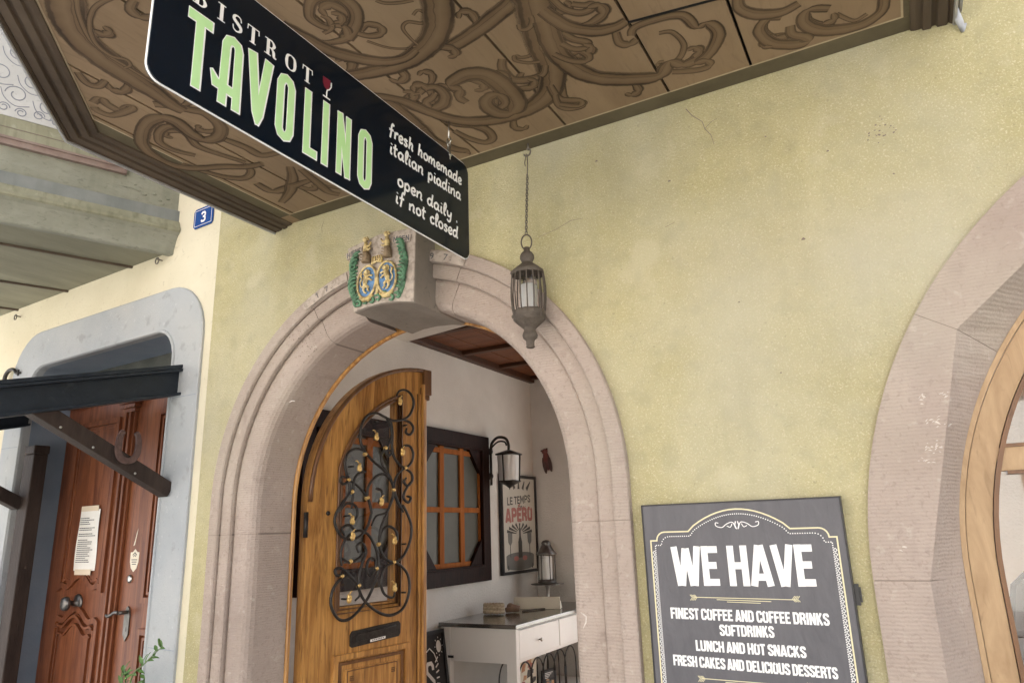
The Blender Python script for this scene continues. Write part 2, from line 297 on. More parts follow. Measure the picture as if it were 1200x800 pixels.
    def tube(s, P, r, k=8, m=0, closed=False, flat=None):
        P = [Vector(p) for p in P]; n = len(P); R = interp(r, n); V = []; up = None
        for i in range(n):
            t = (P[(i+1) % n]-P[i-1]) if closed else (P[min(n-1, i+1)]-P[max(0, i-1)])
            t = t.normalized() if t.length > 1e-9 else Vector((0, 0, 1))
            if up is None:
                up = Vector((0, 0, 1)) if abs(t.z) < .9 else Vector((1, 0, 0))
            x = (up - t*up.dot(t)); x = x.normalized() if x.length > 1e-6 else t.orthogonal().normalized()
            y = t.cross(x); up = x
            for q in range(k):
                a = 2*math.pi*q/k; V.append(P[i]+x*(R[i]*math.cos(a))+y*(R[i]*math.sin(a)))
        F = []
        for i in range(n if closed else n-1):
            j = (i+1) % n
            for q in range(k): F.append((i*k+q, i*k+(q+1) % k, j*k+(q+1) % k, j*k+q))
        s.add(V, F, m, True)
        if not closed:
            b = len(s.v)-n*k; s.f += [[b+q for q in range(k-1, -1, -1)], [b+(n-1)*k+q for q in range(k)]]; s.m += [m, m]; s.sm += [False, False]
        return s
    def lathe(s, c, prof, k=20, m=0, axis=(0,0,1), cap=True):
        ax = Vector(axis).normalized(); x = ax.orthogonal().normalized(); y = ax.cross(x); c = Vector(c); V = []; n = len(prof)
        for r, z in prof:
            for q in range(k):
                a = 2*math.pi*q/k; V.append(c+ax*z+x*(max(r, 1e-4)*math.cos(a))+y*(max(r, 1e-4)*math.sin(a)))
        F = [(i*k+q, i*k+(q+1) % k, (i+1)*k+(q+1) % k, (i+1)*k+q) for i in range(n-1) for q in range(k)]
        s.add(V, F, m, True)
        if cap:
            b = len(s.v)-n*k; s.f += [[b+q for q in range(k-1, -1, -1)], [b+(n-1)*k+q for q in range(k)]]; s.m += [m, m]; s.sm += [False, False]
        return s
    def ball(s, c, r, m=0, k=10, fr=None):
        r = r if isinstance(r, (list, tuple)) else (r, r, r); c = Vector(c); V = []; h = k//2+1
        for i in range(h+1):
            p = math.pi*i/h
            for q in range(k):
                a = 2*math.pi*q/k; d = (r[0]*math.sin(p)*math.cos(a), r[1]*math.sin(p)*math.sin(a), r[2]*math.cos(p))
                V.append(c+(fr.a*d[0]+fr.b*d[1]+fr.n*d[2] if fr else Vector(d)))
        return s.add(V, [(i*k+q, i*k+(q+1) % k, (i+1)*k+(q+1) % k, (i+1)*k+q) for i in range(h) for q in range(k)], m, True)
    def loft(s, rows, m=0, smooth=False, closed=False):
        n = len(rows[0]); V = [p for r in rows for p in r]; F = []
        for i in range(len(rows)-1):
            for j in range(n if closed else n-1): F.append((i*n+j, i*n+(j+1) % n, (i+1)*n+(j+1) % n, (i+1)*n+j))
        return s.add(V, F, m, smooth)
    def holes(s, fr, outer, inner, h, m=0):
        bm = bmesh.new(); E = []
        for loop in [outer]+inner:
            vs = [bm.verts.new((p[0], p[1], 0)) for p in loop]
            E += [bm.edges.new((vs[i], vs[(i+1) % len(vs)])) for i in range(len(vs))]
        bmesh.ops.triangle_fill(bm, use_beauty=True, edges=E, normal=(0, 0, 1))
        bm.verts.index_update()
        s.add([fr(v.co.x, v.co.y, h) for v in bm.verts], [[v.index for v in f.verts] for f in bm.faces], m); bm.free()
        return s
    def build(s, name, mats, parent=None, bevel=0.0, recalc=True):
        o0 = Vector(parent['_o']) if parent is not None else Vector((0, 0, 0))
        if parent is None and s.v: # a thing that is one mesh: origin at its base centre
            xs = [p.x for p in s.v]; ys = [p.y for p in s.v]; zs = [p.z for p in s.v]
            o0 = Vector(((min(xs)+max(xs))/2, (min(ys)+max(ys))/2, min(zs)))
        me = bpy.data.meshes.new(name); me.from_pydata([tuple(p-o0) for p in s.v], [], s.f)
        for mm in (mats if isinstance(mats, (list, tuple)) else [mats]): me.materials.append(M[mm] if isinstance(mm, str) else mm)
        for i, p in enumerate(me.polygons): p.material_index = s.m[i]; p.use_smooth = s.sm[i]
        if recalc:
            bm = bmesh.new(); bm.from_mesh(me); bmesh.ops.recalc_face_normals(bm, faces=bm.faces); bm.to_mesh(me); bm.free()
        if s.at:
            A = me.attributes.new('stroke', 'FLOAT', 'POINT')
            for k_, v_ in s.at.items(): A.data[k_].value = v_
        me.update()
        o = bpy.data.objects.new(name, me); COL.objects.link(o)
        if parent is None: o.location = o0; o['_o'] = tuple(o0)
        else: o.parent = parent; o['_o'] = tuple(o0)
        if bevel:
            md = o.modifiers.new('bevel', 'BEVEL'); md.width = bevel; md.segments = 2; md.limit_method = 'ANGLE'; md.angle_limit = math.radians(40)
        return o
def tag(o, label=None, cat=None, group=None, kind=None):
    if label: o['label'] = label
    if cat: o['category'] = cat
    if group: o['group'] = group
    if kind: o['kind'] = kind
    return o
def thing(name, loc, label, cat, group=None):
    o = bpy.data.objects.new(name, None); COL.objects.link(o); o.location = loc; o['_o'] = tuple(loc); o.empty_display_size = .1
    return tag(o, label, cat, group)
def lrow(P, Q, n): return [Vector(P)+(Vector(Q)-Vector(P))*i/(n-1) for i in range(n)]

# ------------------------------------------------------------------ lettering (stroke alphabets drawn here)
CAPS = {
'A': (.5, [[(.07,0),(.23,1)], [(.43,0),(.27,1)], [(.14,.22),(.36,.22)]]),
'C': (.48, [[(.40,.66),(.40,.80),(.34,.91),(.16,.91),(.10,.80),(.10,.20),(.16,.09),(.34,.09),(.40,.20),(.40,.36)]]),
'D': (.5, [[(.10,.91),(.30,.91),(.40,.80),(.40,.20),(.30,.09),(.10,.09)], [(.10,0),(.10,1)]]),
'E': (.43, [[(.10,0),(.10,1)], [(.10,.91),(.40,.91)], [(.10,.51),(.36,.51)], [(.10,.09),(.40,.09)]]),
'F': (.41, [[(.10,0),(.10,1)], [(.10,.91),(.40,.91)], [(.10,.50),(.36,.50)]]),
'H': (.5, [[(.10,0),(.10,1)], [(.40,0),(.40,1)], [(.10,.5),(.40,.5)]]),
'I': (.22, [[(.11,0),(.11,1)]]),
'K': (.5, [[(.10,0),(.10,1)], [(.14,.42),(.39,1)], [(.20,.58),(.41,0)]]),
'L': (.40, [[(.10,0),(.10,1)], [(.10,.09),(.38,.09)]]),
'M': (.62, [[(.10,0),(.10,1)], [(.52,0),(.52,1)], [(.12,.98),(.31,.3),(.50,.98)]]),
'N': (.52, [[(.10,0),(.10,1)], [(.42,0),(.42,1)], [(.12,.97),(.40,.03)]]),
'O': (.5, [[(.25,.91),(.16,.91),(.10,.80),(.10,.20),(.16,.09),(.34,.09),(.40,.20),(.40,.80),(.34,.91)]]),
'P': (.47, [[(.10,0),(.10,1)], [(.10,.91),(.31,.91),(.39,.82),(.39,.56),(.31,.47),(.10,.47)]]),
'R': (.49, [[(.10,0),(.10,1)], [(.10,.91),(.31,.91),(.39,.82),(.39,.60),(.31,.51),(.10,.51)], [(.26,.50),(.39,.30),(.40,0)]]),
'S': (.46, [[(.38,.70),(.38,.82),(.32,.91),(.16,.91),(.10,.82),(.10,.66),(.38,.36),(.38,.18),(.32,.09),(.16,.09),(.10,.18),(.10,.32)]]),
'T': (.42, [[(.21,0),(.21,1)], [(.01,.91),(.41,.91)]]),
'U': (.5, [[(.10,1),(.10,.20),(.16,.09),(.34,.09),(.40,.20),(.40,1)]]),
'V': (.48, [[(.07,1),(.22,0)], [(.41,1),(.26,0)]]),
'W': (.70, [[(.07,1),(.18,0)], [(.34,.95),(.22,0)], [(.36,.95),(.48,0)], [(.63,1),(.52,0)]]),
'1': (.3, [[(.05,.78),(.16,.95),(.16,0)]]),
'7': (.44, [[(.04,.91),(.40,.91),(.18,0)]]),
'9': (.46, [[(.38,.7),(.30,.5),(.14,.5),(.08,.7),(.14,.91),(.32,.91),(.38,.72),(.36,.3),(.2,.03)]]),
'3': (.46, [[(.08,.78),(.16,.91),(.32,.91),(.38,.80),(.38,.62),(.30,.52),(.2,.52)], [(.30,.52),(.38,.40),(.38,.2),(.31,.09),(.15,.09),(.08,.22)]]),
"'": (.14, [[(.08,1),(.06,.78)]]), '.': (.18, [[(.09,0),(.09,.16)]]), ' ': (.17, []),
}
SCRIPT = {
'a': (.56, [[(.40,.48),(.24,.56),(.07,.36),(.10,.08),(.26,.04),(.40,.30),(.43,.54)], [(.43,.54),(.40,.12),(.52,.04)]]),
'c': (.44, [[(.38,.44),(.26,.55),(.08,.36),(.12,.06),(.28,.02),(.40,.12)]]),
'd': (.58, [[(.40,.48),(.24,.56),(.07,.36),(.10,.08),(.26,.04),(.40,.30)], [(.50,1.0),(.42,.40),(.42,.10),(.52,.03)]]),
'e': (.46, [[(.08,.24),(.30,.30),(.38,.44),(.26,.56),(.10,.42),(.08,.16),(.22,.01),(.41,.12)]]),
'f': (.46, [[(.46,.92),(.34,1.02),(.25,.80),(.20,.3),(.12,-.12)], [(.05,.50),(.40,.56)]]),
'h': (.58, [[(.22,1.0),(.10,.0)], [(.13,.26),(.30,.54),(.42,.44),(.38,.10),(.48,.02)]]),
'i': (.28, [[(.14,.54),(.10,.10),(.22,.02)], [(.15,.74),(.17,.80)]]),
'l': (.32, [[(.14,.3),(.30,.8),(.22,1.0),(.12,.7),(.11,.10),(.24,.02)]]),
'm': (.82, [[(.10,.54),(.07,0)], [(.08,.3),(.24,.54),(.36,.46),(.34,.02)], [(.35,.3),(.52,.54),(.64,.44),(.62,.10),(.74,.02)]]),
'n': (.58, [[(.10,.54),(.07,0)], [(.08,.3),(.28,.54),(.42,.44),(.39,.10),(.50,.02)]]),
'o': (.50, [[(.26,.56),(.09,.42),(.09,.12),(.24,.02),(.40,.16),(.40,.44),(.24,.56)]]),
'p': (.54, [[(.12,.54),(.08,-.32)], [(.11,.36),(.28,.56),(.43,.40),(.38,.10),(.22,.03),(.10,.14)]]),
'r': (.40, [[(.12,.54),(.08,0)], [(.10,.30),(.24,.53),(.38,.50)]]),
's': (.42, [[(.36,.46),(.22,.55),(.10,.42),(.32,.20),(.24,.03),(.05,.08)]]),
't': (.40, [[(.20,.9),(.14,.14),(.28,.02)], [(.03,.58),(.36,.62)]]),
'y': (.54, [[(.10,.54),(.12,.20),(.26,.12),(.42,.30)], [(.46,.54),(.36,-.16),(.20,-.32),(.06,-.2)]]),
'.': (.22, [[(.08,.06),(.14,.09)]]), ' ': (.34, []),
}
SERIF = {  # (width, [(points, widths)])
'B': (.80, [([(.24,0),(.24,1)], .2), ([(.24,.97),(.48,.96),(.60,.75),(.48,.54),(.24,.53)], [.05,.08,.2,.08,.05]), ([(.24,.51),(.52,.50),(.66,.26),(.52,.04),(.24,.03)], [.05,.08,.2,.08,.05]), ([(.02,.97),(.3,.97)], .06), ([(.02,.03),(.3,.03)], .06)]),
'I': (.46, [([(.23,0),(.23,1)], .2), ([(.02,.97),(.44,.97)], .06), ([(.02,.03),(.44,.03)], .06)]),
'S': (.66, [([(.55,.70),(.50,.90),(.32,.97),(.14,.86),(.14,.68),(.34,.53),(.52,.38),(.54,.18),(.34,.03),(.14,.10),(.09,.32)], [.05,.06,.07,.15,.19,.2,.19,.15,.07,.06,.05])]),
'T': (.76, [([(.38,0),(.38,1)], .2), ([(.02,.97),(.74,.97)], .06), ([(.2,.03),(.56,.03)], .06), ([(.05,.99),(.03,.70)], .06), ([(.71,.99),(.73,.70)], .06)]),
'R': (.84, [([(.24,0),(.24,1)], .2), ([(.24,.97),(.48,.96),(.62,.74),(.48,.52),(.24,.51)], [.05,.08,.2,.08,.05]), ([(.44,.52),(.60,.34),(.64,.08),(.80,.04)], [.07,.18,.16,.05]), ([(.02,.97),(.3,.97)], .06), ([(.02,.03),(.44,.03)], .06)]),
'O': (.82, [([(.41,.97),(.18,.85),(.12,.5),(.18,.15),(.41,.03),(.64,.15),(.70,.5),(.64,.85),(.41,.97)], [.05,.15,.21,.15,.05,.15,.21,.15,.05])]),
}
def write(mb, fr, text, a0, a1, b, H, t, m=0, h=.0004, kind='caps', b1=None, th=.0006):
    tab = {'caps': CAPS, 'script': SCRIPT, 'serif': SERIF}[kind]
    tot = sum(tab[c][0] for c in text); sx = (a1-a0)/tot; x = a0; k = 0
    for c in text:
        w, S = tab[c]; bb = b if b1 is None else b+(b1-b)*(x-a0)/(a1-a0)
        for st in S:
            P, wd = st if kind == 'serif' else (st, None)
            P2 = [(x+p[0]*sx, bb+p[1]*H) for p in P]
            if (kind != 'caps') and len(P2) > 2: P2 = [(q.x, q.y) for q in catmull([(u, v, 0) for u, v in P2], 5)]
            if kind == 'serif': wd = [q*H for q in wd] if isinstance(wd, list) else wd*H*(.8 if wd < .1 else 1)
            else: wd = t
            mb.ribbon(fr, P2, wd, h-.0002, h+th+k*.00002, m); k = (k+1) % 12
        x += w*sx
    return mb
SCROLLS=[[0,[0.0269,0.0604,0.0806],[[-1.565,-0.813],[-1.478,-0.759],[-1.377,-0.722],[-1.254,-0.702],[-1.148,-0.72],[-1.061,-0.771],[-1.006,-0.842],[-0.967,-0.914]]],[0,[0.0366,0.0458,0.0397],[[-1.089,-0.684],[-0.987,-0.7],[-0.876,-0.732],[-0.788,-0.765],[-0.741,-0.789]]],[0,[0.0412,0.0412,0.0172],[[-1.45,-1.034],[-1.426,-0.952],[-1.404,-0.875],[-1.36,-0.805],[-1.296,-0.742],[-1.231,-0.718],[-1.169,-0.732]]],[1,[0.0067,0.0067,0.0067],[[-1.273,-0.845],[-1.238,-0.788],[-1.193,-0.754],[-1.158,-0.747]]],[0,[0.0096,0.0191,0.0096],[[-1.259,-0.892],[-1.224,-0.903],[-1.198,-0.875],[-1.213,-0.85],[-1.251,-0.859],[-1.273,-0.887]]],[1,[0.0062,0.0092,0.0062],[[-1.082,-0.863],[-1.056,-0.872],[-1.046,-0.841],[-1.076,-0.82],[-1.112,-0.848],[-1.142,-0.834],[-1.15,-0.785],[-1.148,-0.748]]],[0,[0.0343,0.0286,0.0114],[[-1.322,-0.889],[-1.26,-0.919],[-1.22,-0.959],[-1.211,-1.008],[-1.231,-1.05],[-1.289,-1.061],[-1.343,-1.02],[-1.348,-0.979],[-1.334,-0.95]]],[1,[0.0094,0.0157,0.0094],[[-1.314,-1.003],[-1.307,-0.979],[-1.327,-0.946],[-1.363,-0.941]]],[1,[0.0087,0.0087,0.0087],[[-1.136,-0.968],[-1.121,-0.945],[-1.082,-0.924],[-1.044,-0.913]]],[0,[0.105,0.0646,0.0202],[[-0.727,-0.792],[-0.746,-0.733],[-0.775,-0.651],[-0.811,-0.536],[-0.835,-0.43],[-0.886,-0.329],[-0.964,-0.27],[-1.07,-0.25],[-1.191,-0.271],[-1.277,-0.332],[-1.334,-0.432],[-1.377,-0.543],[-1.462,-0.635]]],[1,[0.0095,0.0127,0.0095],[[-0.758,-0.765],[-0.781,-0.706],[-0.788,-0.659],[-0.814,-0.635],[-0.837,-0.642],[-0.831,-0.665]]],[1,[0.0103,0.0103,0.0103],[[-0.801,-0.6],[-0.825,-0.545],[-0.866,-0.518],[-0.901,-0.524],[-0.91,-0.545],[-0.921,-0.522],[-0.892,-0.488],[-0.856,-0.474]]],[0,[0.0149,0.0261,0.0112],[[-0.954,-0.549],[-0.98,-0.503],[-0.978,-0.437],[-0.933,-0.409],[-0.879,-0.409],[-0.85,-0.447]]],[0,[0.0161,0.0684,0.0161],[[-1.184,-0.406],[-1.191,-0.446],[-1.162,-0.482],[-1.184,-0.521],[-1.142,-0.537],[-1.09,-0.538],[-1.042,-0.5],[-1.025,-0.406],[-1.035,-0.314],[-1.079,-0.265],[-1.123,-0.292],[-1.13,-0.354],[-1.102,-0.391],[-1.063,-0.386],[-1.067,-0.333],[-1.098,-0.315]]],[0,[0.0161,0.0363,0.0121],[[-1.3,-0.54],[-1.264,-0.553],[-1.226,-0.538],[-1.225,-0.485],[-1.267,-0.439],[-1.316,-0.441],[-1.309,-0.483],[-1.272,-0.496],[-1.251,-0.51]]],[0,[0.0178,0.0311,0.0133],[[-1.372,-0.549],[-1.367,-0.481],[-1.323,-0.416],[-1.296,-0.32],[-1.24,-0.265],[-1.217,-0.208],[-1.228,-0.151],[-1.269,-0.142],[-1.305,-0.198],[-1.325,-0.276]]],[0,[0.0229,0.0413,0.0138],[[-1.469,-0.627],[-1.431,-0.576],[-1.416,-0.493],[-1.423,-0.358],[-1.434,-0.257],[-1.398,-0.166],[-1.361,-0.12],[-1.376,-0.105]]],[1,[0.0131,0.0131,0.0087],[[-1.448,-0.569],[-1.447,-0.512],[-1.465,-0.445],[-1.472,-0.388],[-1.442,-0.348],[-1.406,-0.347]]],[0,[0.0164,0.0206,0.0123],[[-0.824,-0.383],[-0.869,-0.266],[-0.87,-0.211],[-0.827,-0.194],[-0.832,-0.17],[-0.886,-0.175],[-0.908,-0.217],[-0.893,-0.281]]],[0,[0.0134,0.0201,0.01],[[-0.739,-0.68],[-0.74,-0.59],[-0.719,-0.522],[-0.688,-0.483],[-0.694,-0.458],[-0.732,-0.473],[-0.757,-0.517]]],[0,[0.014,0.021,0.0105],[[-0.797,-0.527],[-0.774,-0.462],[-0.723,-0.453],[-0.708,-0.414],[-0.729,-0.397],[-0.77,-0.429],[-0.799,-0.485]]],[0,[0.0122,0.0182,0.0091],[[-0.698,-0.729],[-0.688,-0.662],[-0.658,-0.619],[-0.621,-0.609],[-0.595,-0.631],[-0.626,-0.637],[-0.656,-0.661]]],[0,[0.0607,0.0532,0.0304],[[-0.752,-0.637],[-0.784,-0.51],[-0.778,-0.406],[-0.735,-0.304],[-0.649,-0.236],[-0.541,-0.192],[-0.488,-0.249],[-0.454,-0.208],[-0.407,-0.21]]],[0,[0.0323,0.0388,0.0194],[[-0.741,-0.682],[-0.708,-0.584],[-0.645,-0.519],[-0.584,-0.501],[-0.542,-0.51]]],[0,[0.0136,0.0204,0.0136],[[-0.588,-0.476],[-0.596,-0.425],[-0.571,-0.4],[-0.544,-0.412]]],[0,[0.0138,0.031,0.0138],[[-0.552,-0.436],[-0.53,-0.467],[-0.454,-0.466],[-0.387,-0.442],[-0.365,-0.368],[-0.333,-0.37],[-0.312,-0.326],[-0.326,-0.27],[-0.373,-0.21],[-0.417,-0.195],[-0.379,-0.187],[-0.376,-0.155],[-0.422,-0.156],[-0.494,-0.19]]],[1,[0.0108,0.0144,0.0108],[[-0.474,-0.403],[-0.436,-0.384],[-0.422,-0.309],[-0.454,-0.249],[-0.511,-0.232],[-0.525,-0.262],[-0.503,-0.258]]],[0,[0.0162,0.0243,0.0121],[[-0.886,-0.34],[-0.89,-0.249],[-0.831,-0.2],[-0.849,-0.174],[-0.903,-0.22]]],[0,[0.0143,0.0357,0.0143],[[-0.127,-0.277],[-0.165,-0.291],[-0.198,-0.248],[-0.175,-0.169],[-0.119,-0.125],[-0.069,-0.11],[-0.076,-0.137],[-0.112,-0.177],[-0.11,-0.222]]],[0,[0.0173,0.0381,0.0173],[[0.004,-0.24],[-0.051,-0.265],[-0.071,-0.216],[-0.034,-0.152],[0.032,-0.118],[0.09,-0.11],[0.139,-0.142],[0.151,-0.209]]],[0,[0.0193,0.0321,0.0193],[[-0.226,-0.436],[-0.228,-0.38],[-0.189,-0.327],[-0.124,-0.3],[-0.073,-0.312]]],[1,[0.0102,0.0102,0.0102],[[0.02,-0.205],[0.063,-0.144],[0.102,-0.155]]],[0,[0.081,0.0884,0.0295],[[-1.842,-1.444],[-1.933,-1.384],[-1.999,-1.313],[-2.03,-1.234],[-2.048,-1.13],[-2.061,-1.021],[-2.076,-0.935],[-2.073,-0.893]]],[1,[0.0105,0.0105,0.007],[[-1.747,-1.356],[-1.838,-1.36],[-1.925,-1.325],[-1.987,-1.269],[-2.004,-1.21],[-1.983,-1.173],[-1.997,-1.149],[-2.025,-1.15]]],[1,[0.0104,0.0104,0.007],[[-1.826,-1.422],[-1.906,-1.368],[-1.983,-1.289],[-2.009,-1.22],[-2.013,-1.134],[-2.019,-1.051]]],[0,[0.0215,0.0474,0.0215],[[-2.126,-0.976],[-2.085,-0.94],[-2.049,-0.888],[-2.021,-0.841],[-2.046,-0.76],[-2.118,-0.714],[-2.179,-0.729],[-2.181,-0.788],[-2.16,-0.863],[-2.186,-0.911],[-2.277,-0.904],[-2.4,-0.831],[-2.45,-0.712],[-2.406,-0.617],[-2.282,-0.553],[-2.206,-0.505],[-2.132,-0.485]]],[0,[0.0134,0.0269,0.0134],[[-2.302,-0.671],[-2.338,-0.744],[-2.329,-0.81],[-2.255,-0.857],[-2.192,-0.851],[-2.19,-0.793],[-2.231,-0.725],[-2.23,-0.676],[-2.21,-0.613],[-2.18,-0.529]]],[0,[0.0163,0.0245,0.0123],[[-2.295,-1.09],[-2.243,-1.093],[-2.263,-1.061],[-2.259,-1.012],[-2.198,-1.011],[-2.226,-0.998],[-2.311,-1.01],[-2.328,-1.051],[-2.315,-1.073]]],[0,[0.0115,0.0192,0.0115],[[-2.173,-1.215],[-2.204,-1.164],[-2.188,-1.137],[-2.14,-1.143]]],[0,[0.0159,0.0265,0.0159],[[-2.404,-0.657],[-2.378,-0.558],[-2.34,-0.477],[-2.281,-0.44],[-2.215,-0.469],[-2.198,-0.527]]],[0,[0.0219,0.0383,0.0164],[[-2.281,-0.381],[-2.28,-0.288],[-2.17,-0.28],[-2.073,-0.279]]],[0,[0.0168,0.0392,0.0168],[[-2.054,-0.409],[-2.114,-0.334],[-2.219,-0.249],[-2.331,-0.191]]],[0,[0.0168,0.0336,0.0168],[[-2.032,-0.368],[-2.053,-0.266],[-2.075,-0.158],[-2.052,-0.111]]],[0,[0.0124,0.0248,0.0124],[[-1.719,-1.32],[-1.76,-1.306],[-1.768,-1.271],[-1.734,-1.25]]],[0,[0.0194,0.029,0.0145],[[-2.108,-0.696],[-2.086,-0.61],[-2.08,-0.532],[-1.991,-0.514]]]]
GRILLE=[[[0.532,2.358],[0.551,2.388],[0.597,2.401],[0.643,2.382],[0.664,2.334],[0.642,2.272],[0.592,2.232],[0.509,2.216],[0.446,2.23],[0.385,2.245],[0.326,2.224],[0.287,2.17],[0.281,2.097],[0.302,2.044],[0.368,1.985],[0.44,1.943],[0.502,1.881],[0.519,1.826],[0.498,1.767],[0.469,1.718],[0.399,1.697],[0.369,1.649]],[[0.452,2.233],[0.487,2.188],[0.5,2.133],[0.474,2.074],[0.456,2.045],[0.475,2.018],[0.497,2.033],[0.487,2.052]],[[0.586,2.227],[0.638,2.217],[0.662,2.185],[0.639,2.149],[0.606,2.156],[0.612,2.183]],[[0.484,2.226],[0.505,2.161],[0.503,2.067],[0.527,2.003],[0.595,1.959],[0.647,1.99],[0.662,2.039],[0.639,2.081],[0.594,2.081],[0.572,2.052]],[[0.456,2.059],[0.427,2.015],[0.44,1.961],[0.489,1.908],[0.515,1.854],[0.541,1.79],[0.592,1.718]],[[0.303,2.035],[0.257,2.043],[0.207,2.02],[0.185,1.97],[0.195,1.914],[0.213,1.879],[0.181,1.858],[0.159,1.874],[0.169,1.894],[0.207,1.889]],[[0.213,1.879],[0.269,1.852],[0.338,1.792],[0.365,1.726],[0.363,1.703],[0.338,1.638],[0.285,1.594],[0.211,1.586],[0.159,1.618],[0.132,1.675],[0.15,1.732],[0.203,1.797]],[[0.602,1.959],[0.545,1.919],[0.521,1.863],[0.528,1.808],[0.573,1.74],[0.59,1.752],[0.647,1.658],[0.644,1.57],[0.593,1.488],[0.526,1.459],[0.46,1.486],[0.424,1.553],[0.433,1.636],[0.472,1.715],[0.521,1.796]],[[0.602,1.955],[0.647,1.933],[0.657,1.895],[0.622,1.861],[0.592,1.884],[0.612,1.905]],[[0.648,1.886],[0.606,1.838],[0.591,1.796],[0.627,1.771],[0.646,1.796],[0.616,1.805]],[[0.338,1.792],[0.342,1.849],[0.393,1.904],[0.453,1.918],[0.502,1.881]],[[0.395,1.84],[0.431,1.832],[0.44,1.798],[0.411,1.766]],[[0.213,1.879],[0.22,1.82],[0.184,1.768],[0.154,1.718]],[[0.323,1.928],[0.272,1.913],[0.246,1.873],[0.243,1.803],[0.234,1.735]],[[0.184,1.46],[0.177,1.527],[0.211,1.594],[0.284,1.627],[0.354,1.6],[0.408,1.518],[0.421,1.435],[0.392,1.356],[0.343,1.281],[0.254,1.212],[0.182,1.209],[0.131,1.267],[0.128,1.332],[0.161,1.384],[0.218,1.408],[0.274,1.376],[0.302,1.318],[0.273,1.289]],[[0.288,1.517],[0.275,1.552],[0.309,1.565],[0.336,1.521],[0.312,1.464],[0.292,1.397],[0.301,1.329],[0.348,1.269],[0.434,1.215],[0.514,1.196],[0.596,1.223],[0.638,1.302],[0.628,1.387],[0.577,1.438],[0.526,1.457],[0.461,1.433],[0.439,1.364],[0.464,1.304],[0.521,1.282],[0.537,1.316]],[[0.419,1.557],[0.441,1.624],[0.49,1.644],[0.535,1.622],[0.549,1.579],[0.516,1.556]],[[0.349,1.411],[0.343,1.451],[0.362,1.485],[0.397,1.477],[0.401,1.436],[0.371,1.401],[0.349,1.416]],[[0.203,1.42],[0.157,1.415],[0.145,1.442],[0.173,1.449],[0.202,1.436],[0.247,1.4],[0.293,1.352]],[[0.171,1.503],[0.23,1.474],[0.289,1.491],[0.326,1.521]],[[0.169,1.732],[0.205,1.762],[0.258,1.75],[0.274,1.709],[0.253,1.668]],[[0.196,1.606],[0.18,1.64],[0.223,1.654],[0.262,1.627]]]
GOLDLEAF=[[0.554,2.33],[0.384,2.118],[0.577,2.047],[0.273,1.948],[0.43,1.775],[0.236,1.68],[0.243,1.602],[0.523,1.574],[0.232,1.304],[0.527,1.334]]
COLLARS=[[0.315,2.018],[0.456,2.059],[0.21,1.88],[0.338,1.792],[0.518,1.836],[0.602,1.959],[0.234,1.82],[0.419,1.555],[0.406,1.434],[0.293,1.358],[0.186,1.41],[0.526,1.459],[0.333,1.79],[0.237,1.477]]

# ------------------------------------------------------------------ frames of reference
def FRONT(y=0.0): return Fr((0,y,0),(1,0,0),(0,0,1),(0,-1,0))
SOF = Fr((0,0,3.09),(1,0,0),(0,1,0),(0,0,-1))
SGN = Fr((-1.303,0,0),(0,1,0),(0,0,1),(1,0,0))
LA = math.radians(10); LEAF = Fr((-2.60,.33,0),(math.sin(LA),math.cos(LA),0),(0,0,1),(math.cos(LA),-math.sin(LA),0))
TH = math.radians(3); K = Vector((-2.99,0,0)); U = Vector((-math.cos(TH),math.sin(TH),0)); V = Vector((-math.sin(TH),-math.cos(TH),0)); Z = Vector((0,0,1))
LFT = Fr(K, U, Z, V)                    # a = metres leftwards along the neighbour's front, h towards the street
LTX = Fr(K, -U, Z, V)                   # the same, left-to-right (a negative)
SIDE = Fr((-3.3,0,0),(0,1,0),(0,0,1),(1,0,0))    # left wall of the room: a = depth
BACK = Fr((0,4.12,0),(1,0,0),(0,0,1),(0,-1,0))   # back wall of the room
XC, ZC, RI, RO = -1.84, 1.755, .777, 1.022       # door arch
WX, WZ, WR, WI = 1.226, 1.437, 1.356, 1.140      # shop window arch
def arch(cx, cz, r, n=40, z0=0.0, a0=180.0, a1=0.0):
    P = [(cx+r*math.cos(math.radians(a0+(a1-a0)*i/n)), cz+r*math.sin(math.radians(a0+(a1-a0)*i/n))) for i in range(n+1)]
    return [(P[0][0], z0)]+P+[(P[-1][0], z0)]

